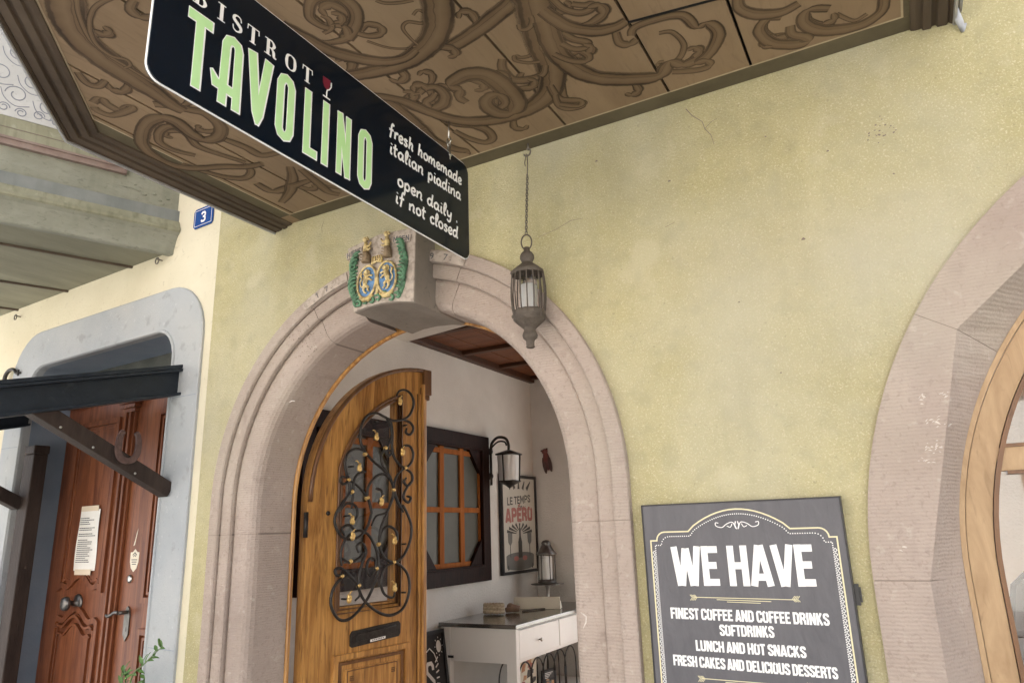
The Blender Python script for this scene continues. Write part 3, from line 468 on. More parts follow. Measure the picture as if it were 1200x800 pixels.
# ------------------------------------------------------------------ ground, street, opposite side (seen in the shop window's reflection)
g = MB().box(Fr((0,0,0),(1,0,0),(0,1,0),(0,0,1)), -200, 200, -200, 200, -.3, -.12).build('street', 'asphalt'); tag(g, kind='structure')
g = MB().box(Fr((0,0,0),(1,0,0),(0,1,0),(0,0,1)), -40, 40, -3.4, 0, -.11, 0).build('pavement', 'pavement', bevel=.02); tag(g, kind='structure')
g = MB().box(Fr((0,0,0),(1,0,0),(0,1,0),(0,0,1)), -40, 40, -12.9, -10.5, -.11, 0).build('far_pavement', 'pavement', bevel=.02); tag(g, kind='structure')
def opposite(x0, x1, hgt, wallm, label, nwin):
    t = thing('town_house', ((x0+x1)/2, -13, 0), label, 'house')
    f = Fr((0,-13,0),(1,0,0),(0,0,1),(0,1,0))
    MB().box(f, x0, x1, -.1, hgt, -7, 0).build('wall', wallm, t)
    r = MB(); r.prism(Fr((0,-13,0),(0,1,0),(0,0,1),(1,0,0)), [(.5,hgt-.05),(-3.5,hgt+2.4),(-7.5,hgt-.05)], x0-.2, x1+.2); r.build('roof', 'tile_roof', t)
    for k in range(nwin):
        for fl in range(int(hgt//2.8)):
            cx = x0+(x1-x0)*(k+.5)/nwin; z = .9+fl*2.8
            w = MB().box(f, cx-.5, cx+.5, z, z+1.4, -.02, .03); wo = w.build('window', 'white_smooth', t)
            MB().box(f, cx-.43, cx+.43, z+.07, z+1.33, .031, .036).build('pane', 'glass', wo)
            MB().box(f, cx-1.0, cx-.52, z-.02, z+1.42, .02, .06).build('shutter', 'shutter', t); MB().box(f, cx+.52, cx+1.0, z-.02, z+1.42, .02, .06).build('shutter', 'shutter', t)
opposite(-13, -2.2, 5.4, 'house_tan', 'low tan rendered house on the far side of the street', 4)
opposite(-2.0, 7.5, 6.2, 'house_white', 'cream rendered house with brown shutters on the far side of the street', 3)
opposite(7.7, 18, 5.6, 'house_tan', 'tan stone house across the street beyond the cream one', 3)

# ------------------------------------------------------------------ the bistro building
B = thing('bistro_building', (-1.0,0,0), 'yellow green plastered bistro front with a stone arched doorway and painted oriel soffit', 'building')
door_hole = arch(XC, ZC, RO-.02, 48, 0)
win_hole = arch(WX, WZ, WR-.02, 60, .35)
def wall_pts(): return [(-2.99,0),(3.3,0),(3.3,6.2),(-2.99,6.2)]
def rows_to_ground(h): return [(h[0][0], .0)]+h[1:-1]+[(h[-1][0], .0)]
f0 = FRONT(0)
# the doorway reaches the ground: its outline joins the wall's lower edge
outer = [(-2.99,0)]+door_hole+[(3.3,0),(3.3,6.2),(-2.99,6.2)]
wl = MB(); wl.holes(f0, outer, [win_hole], 0); wl.holes(f0, outer, [win_hole], -.26)
wl.box(f0, -2.992, -2.988, 0, 6.2, -.26, -.002); wl.box(f0, 3.3, 3.304, 0, 6.2, -.26, 0)
# hairline cracks in the plaster
cr = lambda P, w: wl.ribbon(f0, P, w, -.001, .0006, 1)
cr([(-.505,3.055),(-.485,3.02),(-.452,2.985),(-.446,2.955),(-.428,2.925),(-.42,2.885)], [.003,.002,.0025,.0012])
cr([(-.446,2.955),(-.42,2.975),(-.40,2.98)], [.0015,.001])
cr([(-1.12,2.70),(-1.04,2.715),(-.98,2.735),(-.93,2.732)], [.0008,.0018,.0008])
cr([(-.62,2.62),(-.60,2.625),(-.585,2.63)], [.0012,.001])
cr([(-2.25,3.05),(-2.262,3.02),(-2.257,2.99)], [.0012,.0008])
for x, z, r in ((-.18,2.47,.006),(-.59,2.79,.005),(-.25,2.86,.003),(-.07,2.75,.004),(.1,2.62,.003),(-.86,2.95,.005),(-.4,2.3,.003),(-.3,2.05,.003)):
    wl.ribbon(f0, [(x-r,z),(x,z+r*.4),(x+r,z)], [r*.5,r*1.4,r*.5], -.001, .0006, 1)
random.seed(3)
for k in range(26):
    x, z = random.gauss(.085,.02), random.gauss(2.77,.016); r = random.uniform(.001,.0028); wl.ribbon(f0, [(x-r,z),(x+r,z+r*.5)], r*1.5, -.001, .0006, 1)
wl.build('wall', ['plaster','joint'], B, recalc=False)

# stone door surround: profile swept round the arch block by block
def path_pt(s, r):      # s in [-1,0]: left jamb, [0,1]: arch, [1,2]: right jamb
    if s < 0: return Vector((XC-r, 0, ZC*(1+s)))
    if s > 1: return Vector((XC+r, 0, ZC*(2-s)))
    a = math.pi*(1-s); return Vector((XC+r*math.cos(a), 0, ZC+r*math.sin(a)))
PROF = [(1.022,.05),(1.022,-.026),(1.018,-.030),(.972,-.030),(.966,-.026),(.964,-.016),(.966,-.006),(.960,-.010),(.912,-.010),(.905,-.006),(.903,.006),(.906,.020),(.899,.017),(.893,.014),(.825,.012),(.808,.015),(.795,.023),(.784,.036),(.778,.055),(.777,.240)]
def blocks(mb, s0, s1, n, m=0, gap=.0004, prof=PROF):
    rows = []
    for i in range(n+1):
        s = s0+gap+(s1-s0-2*gap)*i/n; rows.append([path_pt(s, r)+Vector((0, y, 0)) for r, y in prof])
    mb.loft(rows, m)
    mb.add(rows[0], [tuple(range(len(prof)))], 1); mb.add(rows[-1], [tuple(range(len(prof)))], 1)
st = MB()
blocks(st, -.075, .35, 34); blocks(st, .35, .437, 8); blocks(st, .543, .624, 8); blocks(st, .624, 1.075, 36)
for a, b in ((-.55,-.075),(-1,-.55),(1.075,1.55),(1.55,2)): blocks(st, a, b, 2)
for c in (.35,.624,-.55,-.075,1.075,1.55):      # recessed mortar in the joints
    st.loft([[path_pt(c+e, r-.0018 if r < .78 else r)+Vector((0, y+.003, 0)) for r, y in PROF[1:]] for e in (-.002,.002)], 1)
# wider plinth band on the lower left jamb, pock marks and white chips
surr = None
random.seed(5)
fr8 = FRONT(.0125)
for k in range(44):
    a = math.radians(random.gauss(124, 2.6)); r = random.uniform(.80, .95); x, z = XC+r*math.cos(a), ZC+r*math.sin(a); q = random.uniform(.0012,.003)
    fy = FRONT(.0125) if r < .9 else FRONT(-.010)
    st.ribbon(fy, [(x-q,z),(x+q,z+q*.4)], q*1.6, -.0005, .0005, 1)
for x, z, P in ((-1.03,1.33,[(0,0),(.02,-.012),(.018,-.03),(.006,-.05)]),(-1.02,1.62,[(0,0),(.012,.004)]),(-2.43,2.2,[(0,0),(.02,.006),(.035,.001)]),(-.86,1.0,[(0,0),(.005,-.02)])):
    st.ribbon(fr8, [(x+u, z+w) for u, w in P], [.003,.005,.002], -.0005, .0008, 2)
surr = st.build('stone_surround', ['stone','joint','chip'], B, recalc=False)
# inscription scrolls on the outer band
def band_scroll(a0, a1, txt, at):
    mb = MB(); P = []
    for i in range(13):
        a = math.radians(a0+(a1-a0)*i/12); P.append((XC+.99*math.cos(a), ZC+.99*math.sin(a)))
    mb.ribbon(FRONT(-.030), P, [.044]*12+[.02] if a0 < a1 else [.044]*13, -.002, .006, 0)
    for c, ad in zip(txt, at):
        a = math.radians(ad); o = (XC+.978*math.cos(a), ZC+.978*math.sin(a)); t = (math.sin(a), -math.cos(a)); nn = (math.cos(a), math.sin(a))
        f2 = Fr((o[0], -.036, o[1]), (t[0],0,t[1]), (nn[0],0,nn[1]), (0,-1,0)); write(mb, f2, c, -.011, .011, 0, .026, .004, 1)
    mb.build('date_scroll', ['stone_light','stone_dark' if 0 else 'ink'], surr)
band_scroll(103, 119, '17.', (113.5,110.2,108.6)); band_scroll(79, 66, '97.', (76,72,70.2))

# keystone with painted coat of arms
kb = MB(); fk = FRONT(0)
top = [(-1.974,2.800),(-1.80,2.826),(-1.608,2.814)]
low = [(-1.618,2.490),(-1.70,2.507),(-1.78,2.514),(-1.86,2.512),(-1.930,2.500)]
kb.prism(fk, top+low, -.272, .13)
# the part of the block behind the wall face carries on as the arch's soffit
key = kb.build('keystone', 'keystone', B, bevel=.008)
fc = FRONT(-.131)
KC = MB(); KC.prism(fc, [(p[0]*.992-1.79*.008, p[1]) for p in top]+[(p[0]*.992-1.79*.008, p[1]+.004) for p in low], -.003, .004); KC.build('carved_face', 'stone_light', key, bevel=.004)
fc = FRONT(-.136)
def P3(P, h=.0): return [fc(a, b, h) for a, b in P]
for cx, tilt in ((-1.853,.06),(-1.748,-.05)):
    ov = [(cx+.049*math.cos(t)+tilt*.07*math.sin(t), 2.620+.070*math.sin(t)) for t in [2*math.pi*i/28 for i in range(28)]]
    sh = MB(); sh.prism(fc, ov, -.002, .006); so = sh.build('shield', 'crest_blue', key)
    MB().tube(P3(ov, .009), .0055, 6, closed=True).build('shield_rim', 'crest_gold', key)
    s = 1 if cx < -1.8 else -1
    L = MB()
    q = lambda P, h=.012: P3([(cx+s*a, 2.62+b) for a, b in P], h)
    L.tube(q([(-.008,-.020),(-.006,.0),(-.002,.018),(.004,.032)]), [.007,.011,.012,.008], 7)
    L.ball(fc(cx+s*.006, 2.62+.041, .015), (.011,.012,.010), 0, 10, fc); L.ball(fc(cx+s*.016, 2.62+.039, .015), (.006,.005,.006), 0, 8, fc)
    for a in range(8): L.ball(fc(cx+s*(.000+.012*math.cos(a*.8+1)), 2.62+.038+.012*math.sin(a*.8+1), .012), (.005,.006,.005), 0, 6, fc)
    L.tube(q([(.004,.022),(.018,.027),(.027,.022),(.032,.026)]), [.006,.0045,.004,.003], 6); L.tube(q([(.004,.012),(.018,.010),(.026,.002),(.030,.004)]), [.006,.0045,.004,.003], 6)
    L.tube(q([(-.004,-.018),(.010,-.024),(.008,-.038),(.018,-.044)]), [.008,.006,.004,.003], 6); L.tube(q([(-.010,-.018),(-.014,-.034),(-.008,-.046),(.002,-.050)]), [.008,.006,.004,.003], 6)
    L.tube(q([tuple(p[:2]) for p in catmull([(-.010,-.016,0),(-.026,-.018,0),(-.032,.002,0),(-.024,.018,0),(-.030,.032,0),(-.022,.040,0)], 4)]), [.004,.003,.003,.0035,.005,.002], 6)
    L.build('lion', 'crest_gold', so)
gm = MB()
for s, cx in ((-1,-1.918),(1,-1.682)):
    sc = 1.0
    for i in range(13):
        t = i/12; bx = cx+s*(.012-.05*(t-.45)**2*1.6); bz = 2.745-.20*t+ (0.0 if s < 0 else .01)
        P = catmull([(bx-s*.018, bz+.022, 0),(bx+s*.004, bz+.018, 0),(bx+s*.018, bz, 0),(bx+s*.010, bz-.018, 0),(bx-s*.006, bz-.014, 0),(bx-s*.002, bz-.004, 0)], 3)
        gm.tube([fc(p.x, p.y, .006+.006*math.sin(i)) for p in P], [.004,.008,.008,.006,.004,.003], 6)
for i in range(7):
    bx = -1.90+i*.034; bz = 2.532+.006*math.sin(i*2.1)+(.008 if 1 < i < 5 else 0)
    gm.tube([fc(p.x, p.y, .006) for p in catmull([(bx-.016,bz+.012,0),(bx,bz+.016,0),(bx+.014,bz+.006,0),(bx+.008,bz-.008,0),(bx-.006,bz-.004,0)], 3)], [.003,.006,.006,.004], 6)
gm.build('green_mantling', 'crest_green', key)
for s, cx in ((-1,-1.858),(1,-1.745)):
    fg = MB()
    fg.tube(P3([(cx,2.706),(cx+.004,2.735),(cx-.002,2.755)], .012), [.02,.017,.013], 8, 1)        # helmet
    for k in range(3): fg.tube(P3([(cx-.018,2.716+.013*k),(cx,2.710+.013*k),(cx+.018,2.716+.013*k)], .026), .003, 5, 1)
    fg.tube(P3([(cx,2.752),(cx+.002,2.778),(cx,2.795)], .014), [.012,.012,.008], 7, 0)
    fg.ball(fc(cx-.002,2.807,.016), (.011,.013,.010), 0, 9, fc)
    for k in range(6): fg.ball(fc(cx-.012+.005*k, 2.812+.005*math.sin(k*2.2), .016), (.005,.006,.005), 0, 6, fc)
    fg.tube(P3([(cx+.006,2.778),(cx-s*.020,2.776),(cx-s*.030,2.792)], .016), [.006,.005,.004], 6, 0)
    fg.tube(P3([(cx,2.766),(cx-s*.018,2.760),(cx-s*.027,2.765)], .016), [.006,.005,.004], 6, 0)
    fg.build('crest_figure', ['crest_gold','crest_brown'], key)
cw = MB()
cw.tube(P3([(-1.828,2.694),(-1.80,2.702),(-1.772,2.694)], .01), .005, 6)
for k in range(5): cw.tube(P3([(-1.824+.012*k,2.698),(-1.826+.013*k,2.716),(-1.818+.009*k,2.726)], .01), [.005,.004,.003], 6)
for cx in (-1.853,-1.748): cw.tube(P3([(cx-.034,2.556),(cx-.012,2.543),(cx+.012,2.543),(cx+.034,2.557)], .010), [.004,.011,.011,.004], 7)
cw.tube(P3([(-1.80,2.66),(-1.797,2.60),(-1.80,2.555)], .006), [.006,.009,.006], 6)
cw.build('gilt_ornament', 'crest_gold', key)
lb = MB(); lb.ribbon(fc, [(-1.972,2.758),(-1.93,2.768),(-1.885,2.774)], .03, -.002, .006, 0); write(lb, fc, 'HIENO', -1.968, -1.886, 2.750, .024, .0036, 1, .0062, b1=2.764)
lb.build('name_scroll', ['stone_light','ink'], key); lb = MB(); lb.ribbon(fc, [(-1.722,2.778),(-1.675,2.776),(-1.632,2.768)], .03, -.002, .006, 0); write(lb, fc, 'MSEN', -1.720, -1.635, 2.767, .024, .0036, 1, .0062, b1=2.757)
lb.build('name_scroll', ['stone_light','ink'], key)

# wooden lining of the arch and the open leaf
ln = MB()
for s0, s1 in ((-1, 2),):
    n = 90; ln.loft([[path_pt(s0+(s1-s0)*i/n, r)+Vector((0, y, 0)) for r, y in ((.80,.242),(.772,.242),(.767,.246),(.767,.260),(.80,.261))] for i in range(n+1)], 0)
ln.build('door_lining', 'wood_oak', B, recalc=False)
LC, LR, LT = .785, .788, 1.77      # leaf: centre of its arc, radius, spring height
def leaf_outline(r_in=0.0, b0=.02):
    P = [(r_in, b0)]
    for i in range(22):
        a = math.pi-(math.pi/2)*i/21; r = LR-r_in; P.append((LC+r*math.cos(a), LT+r*math.sin(a)))
    return P+[(LC-r_in, b0)]
# stile-and-rail leaf: frame with a glass opening
GL, GR, GB = .205, .565, 1.262
def glass_outline(o=0.0, n=12):
    P = [(GL-o, GB-o), (GL-o, 1.80)]
    R = LR-.185+o
    a_end = math.acos((GR+o-LC)/R)
    a0 = math.acos((GL-o-LC)/R) if abs((GL-o-LC)/R) < 1 else math.pi
    for i in range(n+1):
        a = a0+(a_end-a0)*i/n; P.append((LC+R*math.cos(a), LT+R*math.sin(a)))
    return P+[(GR+o, GB-o)]
lf = MB(); ol = leaf_outline(); gl = glass_outline()
for h in (0, -.055): lf.holes(LEAF, ol, [gl], h)
for loop in (ol, gl):
    n = len(loop); lf.loft([[LEAF(p[0], p[1], 0) for p in loop], [LEAF(p[0], p[1], -.055) for p in loop]], 0, closed=True)
# bead round the arc, plank edge trim along the meeting stile
arcp = leaf_outline(.012)[1:-1]
lf.tube([LEAF(a, b, .003) for a, b in arcp], .012, 8, 1)
leafo = lf.build('door', ['wood_oak','wood_oak_dark'], B, recalc=False)
ms = MB(); ms.box(LEAF, .735, .752, .02, 2.40, -.001, .014); ms.box(LEAF, .757, .775, .02, 2.46, -.001, .024); ms.box(LEAF, .775, .80, .02, 2.52, -.045, .010)
ms.build('astragal', 'wood_oak', leafo, bevel=.004)
m3 = MB(); m3.box(LEAF, .600, .612, 1.24, 2.37, -.001, .012); m3.box(LEAF, .618, .640, 1.24, 2.39, -.001, .007); m3.build('stile_bead', 'wood_oak', leafo, bevel=.004)
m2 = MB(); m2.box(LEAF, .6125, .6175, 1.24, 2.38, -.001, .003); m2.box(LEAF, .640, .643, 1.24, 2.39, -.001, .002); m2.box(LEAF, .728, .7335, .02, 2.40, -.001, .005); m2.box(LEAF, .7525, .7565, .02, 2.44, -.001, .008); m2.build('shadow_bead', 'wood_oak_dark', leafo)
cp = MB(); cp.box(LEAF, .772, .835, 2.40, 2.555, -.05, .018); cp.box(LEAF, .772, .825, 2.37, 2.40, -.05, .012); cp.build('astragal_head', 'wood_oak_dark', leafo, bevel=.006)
gb = MB(); go = glass_outline(.012)
gb.tube([LEAF(a, b, .006) for a, b in go], .010, 8, closed=True); gb.tube([LEAF(a, b, .012) for a, b in glass_outline(.030)], .008, 8, closed=True)
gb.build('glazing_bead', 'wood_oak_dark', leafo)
MB().prism(LEAF, gl, -.032, -.026).build('pane', 'glass', leafo)
pn = MB()
for i, (o, h, w) in enumerate(((0,.016,.026),(.03,.008,.016))):
    P = [(.190+o, .08+o), (.190+o, 1.030-o), (.655-o, 1.030-o), (.655-o, .08+o)]; pn.ribbon(LEAF, P, w, -.001, h, 1 if i else 0, closed=True)
pn.box(LEAF, .25, .595, .14, .97, -.001, .010, 0)
for a in (.275, .545):
    for k in range(9): pn.box(LEAF, a+.0085*(k % 3), a+.0085*(k % 3)+.007, .915+.0085*(k//3), .922+.0085*(k//3), .009, .014, 1)
pn.ribbon(LEAF, [(.262,.20),(.262,.962),(.583,.962),(.583,.20)], .005, .0095, .0125, 1)
pn.build('lower_panel', ['wood_oak','wood_oak_dark'], leafo, bevel=.003)
mbx = MB()
pr = [(.275,1.075),(.275,1.125),(.287,1.142),(.595,1.158),(.607,1.145),(.607,1.098),(.595,1.083),(.287,1.066)]
mbx.prism(LEAF, pr, -.001, .010, 0); mbx.prism(LEAF, [(.31,1.09),(.31,1.125),(.57,1.138),(.57,1.103)], .010, .014, 0)
mbx.tube([LEAF(.31,1.126,.015), LEAF(.57,1.139,.015)], .004, 6, 0)
lbx = mbx.build('letterbox', 'pewter' if 0 else 'iron', leafo, bevel=.002)
ls = MB(); ls.prism(LEAF, [(.40,1.078),(.40,1.090),(.50,1.096),(.50,1.084)], .0105, .0125, 0)
for k in range(7): ls.box(LEAF, .412+k*.0115, .419+k*.0115, 1.0835+.0006*k, 1.0885+.0006*k, .012, .0132, 1)
ls.build('name_label', ['paper','ink'], lbx)
MB().ball(LEAF(.118,1.715,.004), (.012,.012,.008), 0, 10, LEAF).build('bolt_cap', 'iron', leafo)
for z in (.45, 1.66): MB().lathe((-2.598,.318,z-.06), [(.011,0),(.011,.12)], 12).build('hinge', 'iron', leafo)
gr = MB()
for P in GRILLE: gr.tube([LEAF(a, b, .040) for a, b, _ in catmull([(p[0], p[1], 0) for p in P], 5)], [.0055]+[.0075]*6+[.005], 8)
for a, b in ((.22,1.30),(.22,1.70),(.61,1.30),(.61,1.55),(.61,2.2),(.40,2.20),(.24,1.95)): gr.tube([LEAF(a, b, 0), LEAF(a, b, .042)], .005, 6)
gro = gr.build('iron_grille', 'iron', leafo)
for i, (a, b) in enumerate(GOLDLEAF):
    L = MB(); s = (-1)**i
    t_ = math.radians(20*s); FL_ = Fr((0,0,0), LEAF.a*math.cos(t_)+LEAF.b*math.sin(t_), LEAF.b*math.cos(t_)-LEAF.a*math.sin(t_), LEAF.n)
    L.ball(LEAF(a, b, .046), (.011,.024,.009), 0, 10, FL_); L.ball(LEAF(a-.006*s, b-.012, .048), (.010,.015,.009), 0, 9, FL_); L.ball(LEAF(a+.006*s, b+.004, .049), (.006,.014,.007), 0, 8, FL_)
    L.tube([LEAF(a+.004*s, b+.020, .045), LEAF(a+.012*s, b+.032, .044), LEAF(a+.022*s, b+.030, .042)], [.005,.0035,.002], 6)
    L.build('gilt_leaf', 'gold', gro)
for a, b in COLLARS: MB().tube([LEAF(a-.007, b-.004, .040), LEAF(a+.007, b+.004, .040)], .011, 8).build('gilt_collar', 'gold', gro)

# shop window on the right: flat stone band, splay cut in facets, pale oak frame, panes
def pol(cx, cz, r, deg): return (cx+r*math.cos(math.radians(deg)), cz+r*math.sin(math.radians(deg)))
JA = [180,147.3,114.6,65.4,32.7,0]; JR = 1.218; JRS = {180:1.218,147.3:1.243,114.6:1.236,65.4:1.236,32.7:1.243,0:1.218}
def arris(deg):
    for a, b in zip(JA[:-1], JA[1:]):
        if b <= deg <= a:
            p, q = Vector(pol(WX,WZ,JRS[a],a)), Vector(pol(WX,WZ,JRS[b],b)); pm = Vector(pol(WX,WZ,1,deg))-Vector((WX,WZ)); d = q-p
            den = pm.x*d.y-pm.y*d.x; w = p-Vector((WX,WZ)); return pm*((w.x*d.y-w.y*d.x)/den)+Vector((WX,WZ))
ws = MB()
segs = list(zip(JA[:-1], JA[1:]))
for a, b in segs:
    rows = []
    for i in range(11):
        d = a+(b-a)*i/10
        if i == 0: d -= .035
        if i == 10: d += .035
        o = pol(WX,WZ,WR,d); ar = arris(d); wd = pol(WX+.03,WZ-.005,1.157,d)
        rows.append([Vector((o[0],.03,o[1])), Vector((o[0],-.014,o[1])), Vector((ar[0],-.014,ar[1])), Vector((wd[0],.14,wd[1])), Vector((wd[0],.2,wd[1]))])
    ws.loft(rows, 0); ws.add(rows[0], [(0,1,2,3,4)], 1); ws.add(rows[-1], [(0,1,2,3,4)], 1)
for s in (-1, 1):
    rows = []
    for z in (WZ-.0015, .45):
        ax = WX+s*JR; rows.append([Vector((WX+s*WR,.03,z)), Vector((WX+s*WR,-.014,z)), Vector((ax,-.014,z)), Vector((WX+.03+s*1.157,.14,z)), Vector((WX+.03+s*1.157,.2,z))])
    ws.loft(rows, 0)
ws.box(FRONT(0), WX-WR, WX+WR, .33, .449, -.2, .05)
random.seed(31)
for x, z, n_, sp in ((.065,1.925,9,.010),(.088,1.850,14,.012),(.075,1.785,16,.014),(.05,1.755,8,.010),(.12,1.93,5,.006),(-.04,1.52,4,.006),(-.05,1.12,6,.012)):
    for k in range(n_):
        px, pz = x+random.gauss(0,sp), z+random.gauss(0,sp*.8); q = random.uniform(.0015,.006); an = random.uniform(-.6,.9)
        ws.ribbon(FRONT(-.014), [(px-q*math.cos(an),pz-q*math.sin(an)),(px,pz+q*.2),(px+q*math.cos(an),pz+q*math.sin(an))], [.0008,q*random.uniform(.4,1.0),.0008], -.0005, .0006+k*.00002, 2)
for c in JA[1:-1]:
    rows = []
    for e in (-.25,.25):
        d = max(0, min(180, c+e)); o = pol(WX,WZ,WR-.002,d); ar = arris(d); wd = pol(WX+.03,WZ-.005,1.157,d); q = Vector((WX,0,WZ))-Vector((ar[0],0,ar[1])); q.normalize()
        rows.append([Vector((o[0],-.0115,o[1])), Vector((ar[0],-.0115,ar[1]))-q*.002, Vector((wd[0],.1425,wd[1]))-q*.002])
    ws.loft(rows, 1)
for s_ in (-1, 1):
    ws.loft([[Vector((WX+s_*(WR-.003),-.011,z)), Vector((WX+s_*(JR+.003),-.011,z)), Vector((WX+.03+s_*1.160,.14,z))] for z in (WZ-.02, WZ+.02)], 1)
wsur = ws.build('window_surround', ['stone','joint','chip'], B, recalc=False)
wf = MB(); wc = (WX+.03, WZ-.005)
def wring(mb, r0, r1, y0, y1, m):
    rows = []
    for i in range(61):
        d = 180-3*i; c, s = math.cos(math.radians(d)), math.sin(math.radians(d))
        rows.append([Vector((wc[0]+r*c, y, wc[1]+r*s)) for r, y in ((r0,y1),(r0,y0),(r1,y0),(r1,y1))])
    lo = [[Vector((p.x, p.y, .45)) for p in rows[0]]]; hi = [[Vector((p.x, p.y, .45)) for p in rows[-1]]]
    mb.loft(lo+rows+hi, m)
wring(wf, 1.160, 1.146, .132, .2, 0); wring(wf, 1.144, 1.080, .145, .21, 0); wring(wf, 1.078, 1.066, .138, .21, 1)
fwin = Fr((0,.15,0),(1,0,0),(0,0,1),(0,-1,0))
wf.box(fwin, wc[0]-1.03, wc[0]+1.03, 1.722, 1.786, -.05, .004, 0); wf.box(fwin, wc[0]-1.012, wc[0]+1.012, 1.712, 1.7215, -.045, .010, 1); wf.box(fwin, wc[0]-1.008, wc[0]+1.008, 1.7865, 1.796, -.045, .008, 1)
wf.box(fwin, wc[0]-.03, wc[0]+.03, .5, 2.5, -.048, .002, 0); wf.box(fwin, wc[0]-1.08, wc[0]+1.08, .45, .55, -.06, .003, 0)
wfr = wf.build('window', ['wood_window','wood_oak_dark'], B, recalc=False)
for (x0, x1, z0, z1) in ((wc[0]-1.07, wc[0]-.02, .5, 1.73), (wc[0]+.02, wc[0]+1.07, .5, 1.73)):
    MB().box(fwin, x0, x1, z0, z1, -.036, -.030).build('pane', 'glass', wfr)
up = [(wc[0]-1.0, 1.78)]+[(wc[0]+1.07*math.cos(math.radians(161-142*i/24)), wc[1]+1.07*math.sin(math.radians(161-142*i/24))) for i in range(25)]+[(wc[0]+1.0, 1.78)]
MB().prism(fwin, up, -.036, -.030).build('pane', 'glass', wfr)

ish = MB(); F9 = Fr((.13,.30,0),(.90,.436,0),(0,0,1),(.436,-.90,0))  # brown panel added to imitate dark reflections in the lower pane
ish.prism(F9, [(0,.50),(.46,.50),(.46,1.52),(.20,1.47),(.11,1.40),(.07,1.24),(0,1.2)], -.03, 0); ish.ribbon(F9, [(.06,.56),(.06,1.14),(.40,1.34),(.40,.56)], .04, -.001, .012, 0, closed=True)
ish.build('dark_reflection_panel', 'inner_brown', wfr)
# ------------------------------------------------------------------ the room behind
GZ = Fr((0,0,0),(1,0,0),(0,1,0),(0,0,1))
MB().box(GZ, -3.5, 3.3, .26, 4.3, -.02, .10).build('room_floor', 'floor', B)
MB().box(SIDE, .27, 4.12, .10, 3.4, -.2, 0).build('side_wall', 'white_wall', B)
bwl = MB(); bwl.holes(BACK, [(-3.5,.1),(3.3,.1),(3.3,3.4),(-3.5,3.4)], [[(-2.35,.4),(.25,.4),(.25,3.0),(-2.35,3.0)]], 0); bwl.holes(BACK, [(-3.5,.1),(3.3,.1),(3.3,3.4),(-3.5,3.4)], [[(-2.35,.4),(.25,.4),(.25,3.0),(-2.35,3.0)]], -.06); bwl.build('back_wall', 'white_wall', B, recalc=False)   # wide unseen opening, added to let daylight into the room
gw = MB(); gw.ribbon(BACK, [(-2.32,.43),(-2.32,2.97),(.22,2.97),(.22,.43)], .06, -.05, .012, 0, closed=True)
for x in (-1.5,-.62): gw.box(BACK, x-.03, x+.03, .4, 3.0, -.045, .008)
gw.build('added_light_opening_frame', 'white_smooth', B)
fi = FRONT(.262)
iw = MB(); io = [(-3.3,.1)]+[(p[0], max(p[1],.1)) for p in arch(XC, ZC, .80, 40, .1)]+[(3.3,.1),(3.3,3.3),(-3.3,3.3)]
iw.holes(fi, io, [arch(WX, WZ, 1.19, 40, .4)], 0); iw.build('front_inner_wall', 'white_wall', B, recalc=False)
MB().box(Fr((3.3,0,0),(0,1,0),(0,0,1),(-1,0,0)), .27, 4.12, .1, 3.4, -.05, 0).build('end_wall', 'white_wall', B)
MB().prism(GZ, [(-3.3,.27),(3.3,.27),(3.3,.80),(-3.3,2.02)], 3.06, 3.13).build('plaster_ceiling', 'white_wall', B)
cg = MB(); cg.box(GZ, -3.3, 3.3, .3, 4.12, 3.14, 3.2); ceil = cg.build('timber_ceiling', 'ceiling_wood', B)
for y in (2.08, 2.78, 3.42, 4.06): MB().box(GZ, -3.3, 3.3, y-.035, y+.035, 3.095, 3.139).build('beam', 'beam_wood', ceil, bevel=.008)
MB().box(GZ, -3.3, -3.24, 1.6, 4.12, 3.07, 3.138).build('beam', 'beam_wood', ceil, bevel=.008)
for k in range(26): MB().box(GZ, -3.3+.25*k, -3.3+.25*k+.24, 1.0, 4.12, 3.128, 3.139).build('plank', 'ceiling_wood', ceil, bevel=.004)
def inner_window(a0, a1, z0, z1):
    w = MB()
    w.ribbon(SIDE, [(a0+.06,z0+.06),(a0+.06,z1-.06),(a1-.06,z1-.06),(a1-.06,z0+.06)], .12, -.01, .045, 0, closed=True)
    w.ribbon(SIDE, [(a0+.125,z0+.125),(a0+.125,z1-.125),(a1-.125,z1-.125),(a1-.125,z0+.125)], .018, -.01, .055, 0, closed=True)
    wo = w.build('inner_window', 'dark_wood', B, bevel=.006)
    i0, i1, j0, j1 = a0+.12, a1-.12, z0+.12, z1-.12
    c = MB()
    for sa, sb in ((0,0),(0,1),(1,0),(1,1)):
        c = MB(); x, z = (i0, i1)[sa], (j0, j1)[sb]; dx, dz = (.21,-.21)[sa], (.24,-.24)[sb]; c.prism(SIDE, [(x,z),(x+dx,z),(x,z+dz)], .004, .036); c.build('corner_block', 'dark_wood', wo)
    l = MB(); n = 3
    for k in range(n+1): x = i0+(i1-i0)*k/n; l.box(SIDE, x-.03, x+.03, j0, j1, .004, .02)
    for z in (j0+.03, j0+(j1-j0)*.47, j1-.05): l.box(SIDE, i0, i1, z-.02, z+.02, .004, .0185)
    l.build('lattice', 'orange_wood', wo)
    MB().box(SIDE, i0, i1, j0, j1, -.006, .003).build('pane', 'pane_grey', wo)
inner_window(2.06, 3.19, 1.20, 2.42); inner_window(.93, 1.98, 1.26, 2.40)

